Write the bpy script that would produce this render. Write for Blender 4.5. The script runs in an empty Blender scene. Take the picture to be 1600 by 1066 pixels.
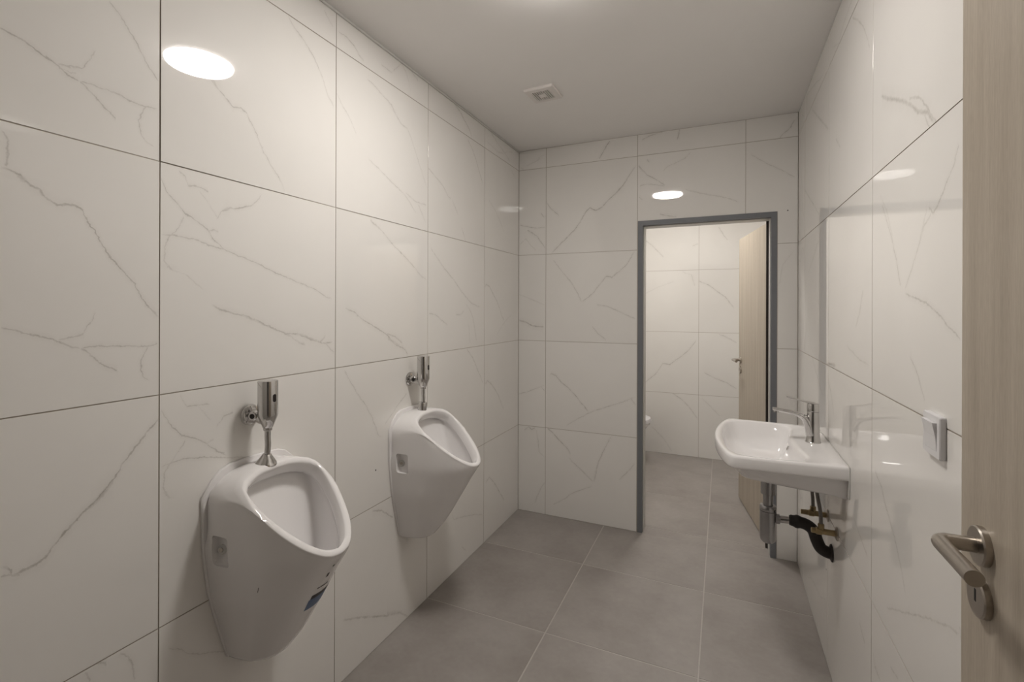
import bpy, bmesh, math, random
from mathutils import Vector, Matrix

# ------------------------------------------------------------------ reset
for blk in (bpy.data.objects, bpy.data.meshes, bpy.data.materials, bpy.data.lights, bpy.data.cameras):
    for d in list(blk):
        blk.remove(d)
SC = bpy.context.scene
COL = SC.collection

# ------------------------------------------------------------------ room measures (metres)
# x: left wall 0 -> right wall W ; y: depth ; z: up
W, YB, H = 1.662, 3.0707, 2.4735
Y0 = 0.138            # inner face of the entrance wall
YB2 = 3.19            # far face of the back wall
XT0, YT, HT = 0.17, 4.85, 2.4735     # lavatory behind the doorway
TW, TH, TF = 0.602, 0.5853, 0.6088 # wall tile width / height, floor tile

# ------------------------------------------------------------------ camera
cam_d = bpy.data.cameras.new('camera')
cam = bpy.data.objects.new('camera', cam_d)
COL.objects.link(cam)
cam_d.sensor_fit = 'HORIZONTAL'
cam_d.sensor_width = 36.0
cam_d.lens = 751.2075 / 1600 * 36
cam_d.shift_x = (800 - 787.4581) / 1600
cam_d.shift_y = -(533 - 481.7337) / 1600
cam_d.clip_start = 0.01
yaw, roll = 0.4265, 0.0032
fw = Vector((-math.sin(yaw), math.cos(yaw), 0))
r0 = Vector((math.cos(yaw), math.sin(yaw), 0))
u0 = Vector((0, 0, 1))
Rv = r0 * math.cos(roll) + u0 * math.sin(roll)
Uv = u0 * math.cos(roll) - r0 * math.sin(roll)
cam.matrix_world = Matrix(((Rv.x, Uv.x, -fw.x, 1.2844), (Rv.y, Uv.y, -fw.y, 0.0),
                           (Rv.z, Uv.z, -fw.z, 1.3908), (0, 0, 0, 1)))
SC.camera = cam

# ------------------------------------------------------------------ world, exposure
wd = bpy.data.worlds.new('world')
SC.world = wd
wd.use_nodes = True
wd.node_tree.nodes['Background'].inputs[0].default_value = (0.9, 0.95, 1.0, 1)
wd.node_tree.nodes['Background'].inputs[1].default_value = 0.02
vs = SC.view_settings
vs.view_transform = 'Standard'
vs.look = 'None'
vs.gamma = 1.0
vs.use_curve_mapping = False
vs.exposure = 0.0
LAMP_MAIN = 79.0       # emission strength of the ceiling lamp lens
LAMP_WC = 96.0
LAMP_COL = (1.0, 0.955, 0.905, 1)

# ------------------------------------------------------------------ helpers
def link(o, parent=None):
    COL.objects.link(o)
    if parent is not None:
        o.parent = parent
    return o

def mesh_obj(name, verts, faces, mat, parent=None, smooth=None, uvs=None):
    me = bpy.data.meshes.new(name)
    me.from_pydata([tuple(v) for v in verts], [], faces)
    me.validate()
    bm = bmesh.new(); bm.from_mesh(me)
    bmesh.ops.recalc_face_normals(bm, faces=bm.faces)
    bm.to_mesh(me); bm.free()
    return finish(me, name, mat, parent, smooth)

def finish(me, name, mat, parent=None, smooth=None):
    if smooth is not None:
        for p in me.polygons:
            p.use_smooth = True
        me.set_sharp_from_angle(angle=math.radians(smooth))
    if mat is not None:
        me.materials.append(mat)
    return link(bpy.data.objects.new(name, me), parent)

def bm_obj(name, bm, mat, parent=None, smooth=None):
    me = bpy.data.meshes.new(name)
    bmesh.ops.recalc_face_normals(bm, faces=bm.faces)
    bm.to_mesh(me); bm.free()
    return finish(me, name, mat, parent, smooth)

def add_box(bm, lo, hi, bev=0.0, seg=2):
    lo, hi = Vector(lo), Vector(hi)
    r = bmesh.ops.create_cube(bm, size=1.0)
    vs_ = r['verts']
    for v in vs_:
        v.co = Vector([(lo[i] + hi[i]) / 2 + v.co[i] * (hi[i] - lo[i]) for i in range(3)])
    if bev > 0:
        es = {e for v in vs_ for e in v.link_edges}
        bmesh.ops.bevel(bm, geom=list(es), offset=bev, segments=seg, profile=0.5, affect='EDGES')
    return bm

def box(name, lo, hi, mat, parent=None, bev=0.0, seg=2):
    bm = bmesh.new()
    add_box(bm, lo, hi, bev, seg)
    return bm_obj(name, bm, mat, parent, 40 if bev else None)

def ring_loft(bm, rings, cap0=True, cap1=True):
    R = [[bm.verts.new(p) for p in r] for r in rings]
    n = len(rings[0])
    for a, b in zip(R, R[1:]):
        for i in range(n):
            j = (i + 1) % n
            try:
                bm.faces.new((a[i], a[j], b[j], b[i]))
            except ValueError:
                pass
    if cap0:
        bm.faces.new(list(reversed(R[0])))
    if cap1:
        bm.faces.new(R[-1])
    return R

def frame_of(d):
    d = Vector(d).normalized()
    a = Vector((0, 0, 1)) if abs(d.z) < 0.9 else Vector((1, 0, 0))
    u = d.cross(a).normalized()
    return u, d.cross(u).normalized()

def add_tube(bm, pts, rad, n=16, caps=True, flat=1.0, up=None):
    """sweep a circle (or flattened ellipse) along a path; rad = number or list"""
    pts = [Vector(p) for p in pts]
    m = len(pts)
    rad = rad if isinstance(rad, (list, tuple)) else [rad] * m
    rings, u = [], None
    for i, p in enumerate(pts):
        t = (pts[min(i + 1, m - 1)] - pts[max(i - 1, 0)]).normalized()
        if u is None:
            if up is not None:
                u = Vector(up) - t * Vector(up).dot(t); u.normalize()
            else:
                u, _ = frame_of(t)
        else:
            u = (u - t * u.dot(t)).normalized()
        w = t.cross(u)
        r = rad[i]
        rr = r if isinstance(r, tuple) else (r, r * flat)
        rings.append([p + u * (rr[0] * math.cos(2 * math.pi * k / n)) + w * (rr[1] * math.sin(2 * math.pi * k / n)) for k in range(n)])
    ring_loft(bm, rings, caps, caps)

def tube(name, pts, rad, mat, parent=None, n=16, **k):
    bm = bmesh.new()
    add_tube(bm, pts, rad, n, **k)
    return bm_obj(name, bm, mat, parent, 40)

def add_lathe(bm, prof, org, axis, n=32):
    """prof = [(radius, distance along axis)]"""
    org, axis = Vector(org), Vector(axis).normalized()
    u, w = frame_of(axis)
    rings = [[org + axis * h + u * (max(r, 1e-5) * math.cos(2 * math.pi * k / n)) + w * (max(r, 1e-5) * math.sin(2 * math.pi * k / n)) for k in range(n)] for r, h in prof]
    ring_loft(bm, rings)

def lathe(name, prof, org, axis, mat, parent=None, n=32, smooth=35):
    bm = bmesh.new()
    add_lathe(bm, prof, org, axis, n)
    return bm_obj(name, bm, mat, parent, smooth)

def smooth_path(pts, k=6):
    """Catmull-Rom through points"""
    P = [Vector(p) for p in pts]
    P = [P[0] * 2 - P[1]] + P + [P[-1] * 2 - P[-2]]
    out = []
    for i in range(1, len(P) - 2):
        for j in range(k):
            t = j / k
            a, b, c, d = P[i - 1], P[i], P[i + 1], P[i + 2]
            out.append(0.5 * ((2 * b) + (c - a) * t + (2 * a - 5 * b + 4 * c - d) * t * t + (3 * b - a - 3 * c + d) * t ** 3))
    out.append(P[-2])
    return out

def empty(name, loc=(0, 0, 0)):
    o = bpy.data.objects.new(name, None)
    o.location = loc
    o.empty_display_size = 0.05
    return link(o)

def adopt(root, objs):
    """parent already world-placed meshes under an Empty that stands at the thing's base"""
    for o in objs:
        o.parent = root
        o.matrix_parent_inverse = Matrix.Translation(-Vector(root.location))

def tag(o, label, cat=None, group=None, kind=None):
    o['label'] = label
    if cat: o['category'] = cat
    if group: o['group'] = group
    if kind: o['kind'] = kind
    return o

def interp(tab, x):
    if x <= tab[0][0]: return tab[0][1]
    for (a, fa), (b, fb) in zip(tab, tab[1:]):
        if x <= b:
            return fa + (fb - fa) * (x - a) / (b - a)
    return tab[-1][1]

# ------------------------------------------------------------------ materials
def new_mat(name):
    m = bpy.data.materials.new(name)
    m.use_nodes = True
    nt = m.node_tree
    return m, nt, nt.nodes['Principled BSDF']

def simple(name, col, rough=0.5, metal=0.0, spec=0.5, noise=0.0, nscale=40, bump=0.0):
    m, nt, b = new_mat(name)
    b.inputs['Roughness'].default_value = rough
    b.inputs['Metallic'].default_value = metal
    b.inputs['Specular IOR Level'].default_value = spec
    tc = nt.nodes.new('ShaderNodeTexCoord')
    nz = nt.nodes.new('ShaderNodeTexNoise')
    nz.inputs['Scale'].default_value = nscale
    nz.inputs['Detail'].default_value = 4
    nt.links.new(tc.outputs['Object'], nz.inputs['Vector'])
    mx = nt.nodes.new('ShaderNodeMix'); mx.data_type = 'RGBA'
    mx.inputs[6].default_value = tuple(c * (1 - noise) for c in col[:3]) + (1,)
    mx.inputs[7].default_value = tuple(min(1, c * (1 + noise)) for c in col[:3]) + (1,)
    nt.links.new(nz.outputs['Fac'], mx.inputs[0])
    nt.links.new(mx.outputs[2], b.inputs['Base Color'])
    if bump:
        bp = nt.nodes.new('ShaderNodeBump')
        bp.inputs['Strength'].default_value = bump
        bp.inputs['Distance'].default_value = 0.002
        nt.links.new(nz.outputs['Fac'], bp.inputs['Height'])
        nt.links.new(bp.outputs['Normal'], b.inputs['Normal'])
    return m

def emit(name, col, s):
    m, nt, b = new_mat(name)
    b.inputs['Base Color'].default_value = (0.9, 0.9, 0.9, 1)
    b.inputs['Emission Color'].default_value = col
    b.inputs['Emission Strength'].default_value = s
    return m

M = {}
M['grout_wall'] = simple('wall_grout', (0.47, 0.42, 0.365), 0.9, noise=0.06, nscale=80)
M['grout_floor'] = simple('floor_grout', (0.52, 0.49, 0.46), 0.85, noise=0.08, nscale=60)
M['plaster'] = simple('ceiling_paint', (0.92, 0.90, 0.88), 0.9, noise=0.012, nscale=6)
M['porcelain'] = simple('porcelain', (0.90, 0.88, 0.875), 0.07, noise=0.004, nscale=5)
M['chrome'] = simple('chrome', (0.62, 0.61, 0.60), 0.09, metal=1.0, noise=0.02)
M['steel'] = simple('brushed_steel', (0.47, 0.43, 0.385), 0.30, metal=1.0, noise=0.06, nscale=120)
M['frame'] = simple('grey_frame_paint', (0.185, 0.192, 0.207), 0.5, noise=0.06, nscale=30)
M['gap_shade'] = simple('hinge_gap_shade', (0.035, 0.028, 0.024), 0.8)
M['rubber'] = simple('black_rubber', (0.018, 0.014, 0.012), 0.55, noise=0.2, nscale=60)
M['brass'] = simple('brass', (0.37, 0.29, 0.165), 0.32, metal=1.0, noise=0.15, nscale=60)
M['hose'] = simple('braided_hose', (0.23, 0.215, 0.20), 0.45, metal=0.8, noise=0.5, nscale=400)
M['trap'] = simple('chromed_plastic', (0.40, 0.395, 0.40), 0.25, metal=0.9, noise=0.05)
M['dark'] = simple('dark_opening', (0.012, 0.011, 0.010), 0.6)
M['sensor'] = simple('sensor_window', (0.015, 0.008, 0.008), 0.12)
M['white_plastic'] = simple('white_plastic', (0.78, 0.77, 0.78), 0.35, noise=0.01)
M['vent_plastic'] = simple('vent_plastic', (0.84, 0.80, 0.77), 0.5, noise=0.02)
M['sticker_blue'] = simple('sticker_blue', (0.11, 0.17, 0.30), 0.4, noise=0.35, nscale=90)
M['sticker_black'] = simple('sticker_black', (0.02, 0.02, 0.022), 0.4)
M['ink'] = simple('ink', (0.09, 0.08, 0.075), 0.5)
M['hall_dim_grey'] = simple('hall_dim_grey', (0.42, 0.40, 0.375), 0.8, noise=0.02)  # for unseen walls, made dark grey to cut bounce light near the camera
M['caulk'] = simple('silicone', (0.66, 0.65, 0.62), 0.4, noise=0.02)

def wood_mat():
    m, nt, b = new_mat('oak_laminate')
    N, L = nt.nodes, nt.links
    tc = N.new('ShaderNodeTexCoord')
    mp = N.new('ShaderNodeMapping'); mp.inputs['Scale'].default_value = (1, 1, 0.035)
    L.new(tc.outputs['Object'], mp.inputs['Vector'])
    n1 = N.new('ShaderNodeTexNoise'); n1.inputs['Scale'].default_value = 34; n1.inputs['Detail'].default_value = 3
    n2 = N.new('ShaderNodeTexNoise'); n2.inputs['Scale'].default_value = 260; n2.inputs['Detail'].default_value = 5; n2.inputs['Roughness'].default_value = 0.7
    L.new(mp.outputs[0], n1.inputs['Vector']); L.new(mp.outputs[0], n2.inputs['Vector'])
    mp2 = N.new('ShaderNodeMapping'); mp2.inputs['Scale'].default_value = (1, 1, 0.12)
    L.new(tc.outputs['Object'], mp2.inputs['Vector'])
    n3 = N.new('ShaderNodeTexNoise'); n3.inputs['Scale'].default_value = 420; n3.inputs['Detail'].default_value = 2
    L.new(mp2.outputs[0], n3.inputs['Vector'])
    a = N.new('ShaderNodeMath'); a.operation = 'MULTIPLY_ADD'; a.inputs[1].default_value = 0.45
    L.new(n1.outputs['Fac'], a.inputs[0])
    s = N.new('ShaderNodeMath'); s.operation = 'MULTIPLY'; s.inputs[1].default_value = 0.35
    L.new(n2.outputs['Fac'], s.inputs[0]); L.new(s.outputs[0], a.inputs[2])
    a2 = N.new('ShaderNodeMath'); a2.operation = 'MULTIPLY_ADD'; a2.inputs[1].default_value = 0.22
    L.new(n3.outputs['Fac'], a2.inputs[0]); L.new(a.outputs[0], a2.inputs[2])
    cr = N.new('ShaderNodeValToRGB')
    cr.color_ramp.elements[0].position = 0.36; cr.color_ramp.elements[0].color = (0.375, 0.318, 0.248, 1)
    cr.color_ramp.elements[1].position = 0.66; cr.color_ramp.elements[1].color = (0.55, 0.485, 0.40, 1)
    L.new(a2.outputs[0], cr.inputs[0]); L.new(cr.outputs[0], b.inputs['Base Color'])
    b.inputs['Roughness'].default_value = 0.42
    bp = N.new('ShaderNodeBump'); bp.inputs['Strength'].default_value = 0.15; bp.inputs['Distance'].default_value = 0.001
    L.new(a2.outputs[0], bp.inputs['Height']); L.new(bp.outputs[0], b.inputs['Normal'])
    return m
M['wood'] = wood_mat()

def floor_mat():
    m, nt, b = new_mat('grey_floor_tile')
    N, L = nt.nodes, nt.links
    tc = N.new('ShaderNodeTexCoord'); oi = N.new('ShaderNodeObjectInfo')
    geo = N.new('ShaderNodeNewGeometry')
    ad = N.new('ShaderNodeVectorMath'); ad.operation = 'ADD'
    sc = N.new('ShaderNodeVectorMath'); sc.operation = 'SCALE'; sc.inputs[0].default_value = (7, 3, 5)
    L.new(oi.outputs['Random'], sc.inputs['Scale'])
    L.new(geo.outputs['Position'], ad.inputs[0]); L.new(sc.outputs[0], ad.inputs[1])
    n1 = N.new('ShaderNodeTexNoise'); n1.inputs['Scale'].default_value = 3.2; n1.inputs['Detail'].default_value = 5; n1.inputs['Roughness'].default_value = 0.55
    n2 = N.new('ShaderNodeTexNoise'); n2.inputs['Scale'].default_value = 45; n2.inputs['Detail'].default_value = 6
    L.new(ad.outputs[0], n1.inputs['Vector']); L.new(ad.outputs[0], n2.inputs['Vector'])
    a = N.new('ShaderNodeMath'); a.operation = 'MULTIPLY_ADD'; a.inputs[1].default_value = 0.25
    L.new(n2.outputs['Fac'], a.inputs[0]); L.new(n1.outputs['Fac'], a.inputs[2])
    cr = N.new('ShaderNodeValToRGB')
    cr.color_ramp.elements[0].position = 0.40; cr.color_ramp.elements[0].color = (0.30, 0.272, 0.250, 1)
    cr.color_ramp.elements[1].position = 0.85; cr.color_ramp.elements[1].color = (0.405, 0.376, 0.352, 1)
    L.new(a.outputs[0], cr.inputs[0]); L.new(cr.outputs[0], b.inputs['Base Color'])
    b.inputs['Roughness'].default_value = 0.42
    b.inputs['Specular IOR Level'].default_value = 0.4
    return m
M['floor'] = floor_mat()

MARBLE_A = (0.885, 0.863, 0.830, 1)
VEIN_C = (0.30, 0.27, 0.225, 1)
def marble(name, veins, seed=0):
    """glazed marble-print tile.  veins: list of (axis, [(t, s), ...], width, strength), coordinates in metres on the
    wall, held in the UV map; axis 'u' = vein runs along the wall, 'v' = vein runs up the wall"""
    m, nt, b = new_mat(name)
    N, L = nt.nodes, nt.links
    uv = N.new('ShaderNodeUVMap'); uv.uv_map = 'UVMap'
    off = N.new('ShaderNodeVectorMath'); off.operation = 'ADD'; off.inputs[1].default_value = (seed * 1.37, seed * 0.71, seed * 0.3)
    L.new(uv.outputs[0], off.inputs[0])
    def noise(scale, detail=3, rough=0.6):
        n = N.new('ShaderNodeTexNoise'); n.inputs['Scale'].default_value = scale
        n.inputs['Detail'].default_value = detail; n.inputs['Roughness'].default_value = rough
        L.new(off.outputs[0], n.inputs['Vector']); return n
    nd = noise(26, 5, 0.7)
    sb = N.new('ShaderNodeVectorMath'); sb.operation = 'SUBTRACT'; sb.inputs[1].default_value = (0.5, 0.5, 0.5)
    L.new(nd.outputs['Color'], sb.inputs[0])
    sl = N.new('ShaderNodeVectorMath'); sl.operation = 'SCALE'; sl.inputs['Scale'].default_value = 0.014
    L.new(sb.outputs[0], sl.inputs[0])
    pd = N.new('ShaderNodeVectorMath'); pd.operation = 'ADD'
    L.new(uv.outputs[0], pd.inputs[0]); L.new(sl.outputs[0], pd.inputs[1])
    nf = noise(120, 3, 0.6)
    sb2 = N.new('ShaderNodeVectorMath'); sb2.operation = 'SUBTRACT'; sb2.inputs[1].default_value = (0.5, 0.5, 0.5)
    L.new(nf.outputs['Color'], sb2.inputs[0])
    sl2 = N.new('ShaderNodeVectorMath'); sl2.operation = 'SCALE'; sl2.inputs['Scale'].default_value = 0.007
    L.new(sb2.outputs[0], sl2.inputs[0])
    pd2 = N.new('ShaderNodeVectorMath'); pd2.operation = 'ADD'
    L.new(pd.outputs[0], pd2.inputs[0]); L.new(sl2.outputs[0], pd2.inputs[1])
    sp = N.new('ShaderNodeSeparateXYZ'); L.new(pd2.outputs[0], sp.inputs[0])
    br = noise(38, 4, 0.65)
    brk = N.new('ShaderNodeMapRange'); brk.inputs[1].default_value = 0.33; brk.inputs[2].default_value = 0.62
    brk.inputs[3].default_value = 0.35; brk.inputs[4].default_value = 1.0
    L.new(br.outputs['Fac'], brk.inputs[0])
    def math_(op, a=None, bb=None, c=None):
        n = N.new('ShaderNodeMath'); n.operation = op
        for i, x in enumerate((a, bb, c)):
            if x is None: continue
            if isinstance(x, (int, float)): n.inputs[i].default_value = x
            else: L.new(x, n.inputs[i])
        return n.outputs[0]
    def fcurve(x, pts):
        n = N.new('ShaderNodeFloatCurve')
        cv = n.mapping.curves[0]
        pts = sorted(pts)
        while len(cv.points) < len(pts):
            cv.points.new(0.5, 0.5)
        for p, q in zip(cv.points, pts):
            p.location = q
            p.handle_type = 'VECTOR'
        n.mapping.update()
        L.new(x, n.inputs['Value'])
        return n.outputs[0]
    total = None
    for axis, pts, width, strength in veins:
        pts = sorted(pts)
        t0, t1 = pts[0][0], pts[-1][0]
        if t1 - t0 < 0.004: continue
        s0 = min(p[1] for p in pts) - 0.01; s1 = max(p[1] for p in pts) + 0.01
        T, S = (sp.outputs[0], sp.outputs[1]) if axis == 'u' else (sp.outputs[1], sp.outputs[0])
        t = math_('MULTIPLY_ADD', T, 1 / (t1 - t0), -t0 / (t1 - t0))
        cp = [((p[0] - t0) / (t1 - t0), (p[1] - s0) / (s1 - s0)) for p in pts]
        c = fcurve(t, cp)
        cs = math_('MULTIPLY_ADD', c, s1 - s0, s0)
        d = math_('ABSOLUTE', math_('SUBTRACT', S, cs))
        slope = (pts[-1][1] - pts[0][1]) / (t1 - t0)
        wv = 0.88 * width * math.sqrt(1 + slope * slope)
        mr = N.new('ShaderNodeMapRange'); mr.interpolation_type = 'SMOOTHSTEP'
        mr.inputs[1].default_value = 0.0; mr.inputs[2].default_value = wv
        mr.inputs[3].default_value = strength; mr.inputs[4].default_value = 0.0
        L.new(d, mr.inputs[0])
        it = fcurve(t, [(0.0, 0.0), (0.04, 0.8), (0.5, 1.0), (0.96, 0.8), (1.0, 0.0)])
        f = math_('MULTIPLY', mr.outputs[0], it)
        # soft grey halo along the vein
        mh = N.new('ShaderNodeMapRange'); mh.interpolation_type = 'SMOOTHSTEP'
        mh.inputs[1].default_value = 0.0; mh.inputs[2].default_value = wv * 4.5
        mh.inputs[3].default_value = strength * 0.16; mh.inputs[4].default_value = 0.0
        L.new(d, mh.inputs[0])
        f = math_('MAXIMUM', f, math_('MULTIPLY', mh.outputs[0], it))
        total = f if total is None else math_('MAXIMUM', total, f)
    # very faint veining everywhere
    cl = noise(2.3, 4, 0.55)
    mb = N.new('ShaderNodeMapRange'); mb.inputs[1].default_value = 0.35; mb.inputs[2].default_value = 0.7
    mb.inputs[3].default_value = 0.0; mb.inputs[4].default_value = 0.05
    L.new(cl.outputs['Fac'], mb.inputs[0])
    fac = mb.outputs[0]
    if total is not None:
        fac = math_('ADD', fac, math_('MULTIPLY', total, brk.outputs[0]))
    mx = N.new('ShaderNodeMix'); mx.data_type = 'RGBA'
    mx.inputs[6].default_value = MARBLE_A; mx.inputs[7].default_value = VEIN_C
    L.new(fac, mx.inputs[0])
    L.new(mx.outputs[2], b.inputs['Base Color'])
    b.inputs['Roughness'].default_value = 0.012
    b.inputs['IOR'].default_value = 1.55
    return m

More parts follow.
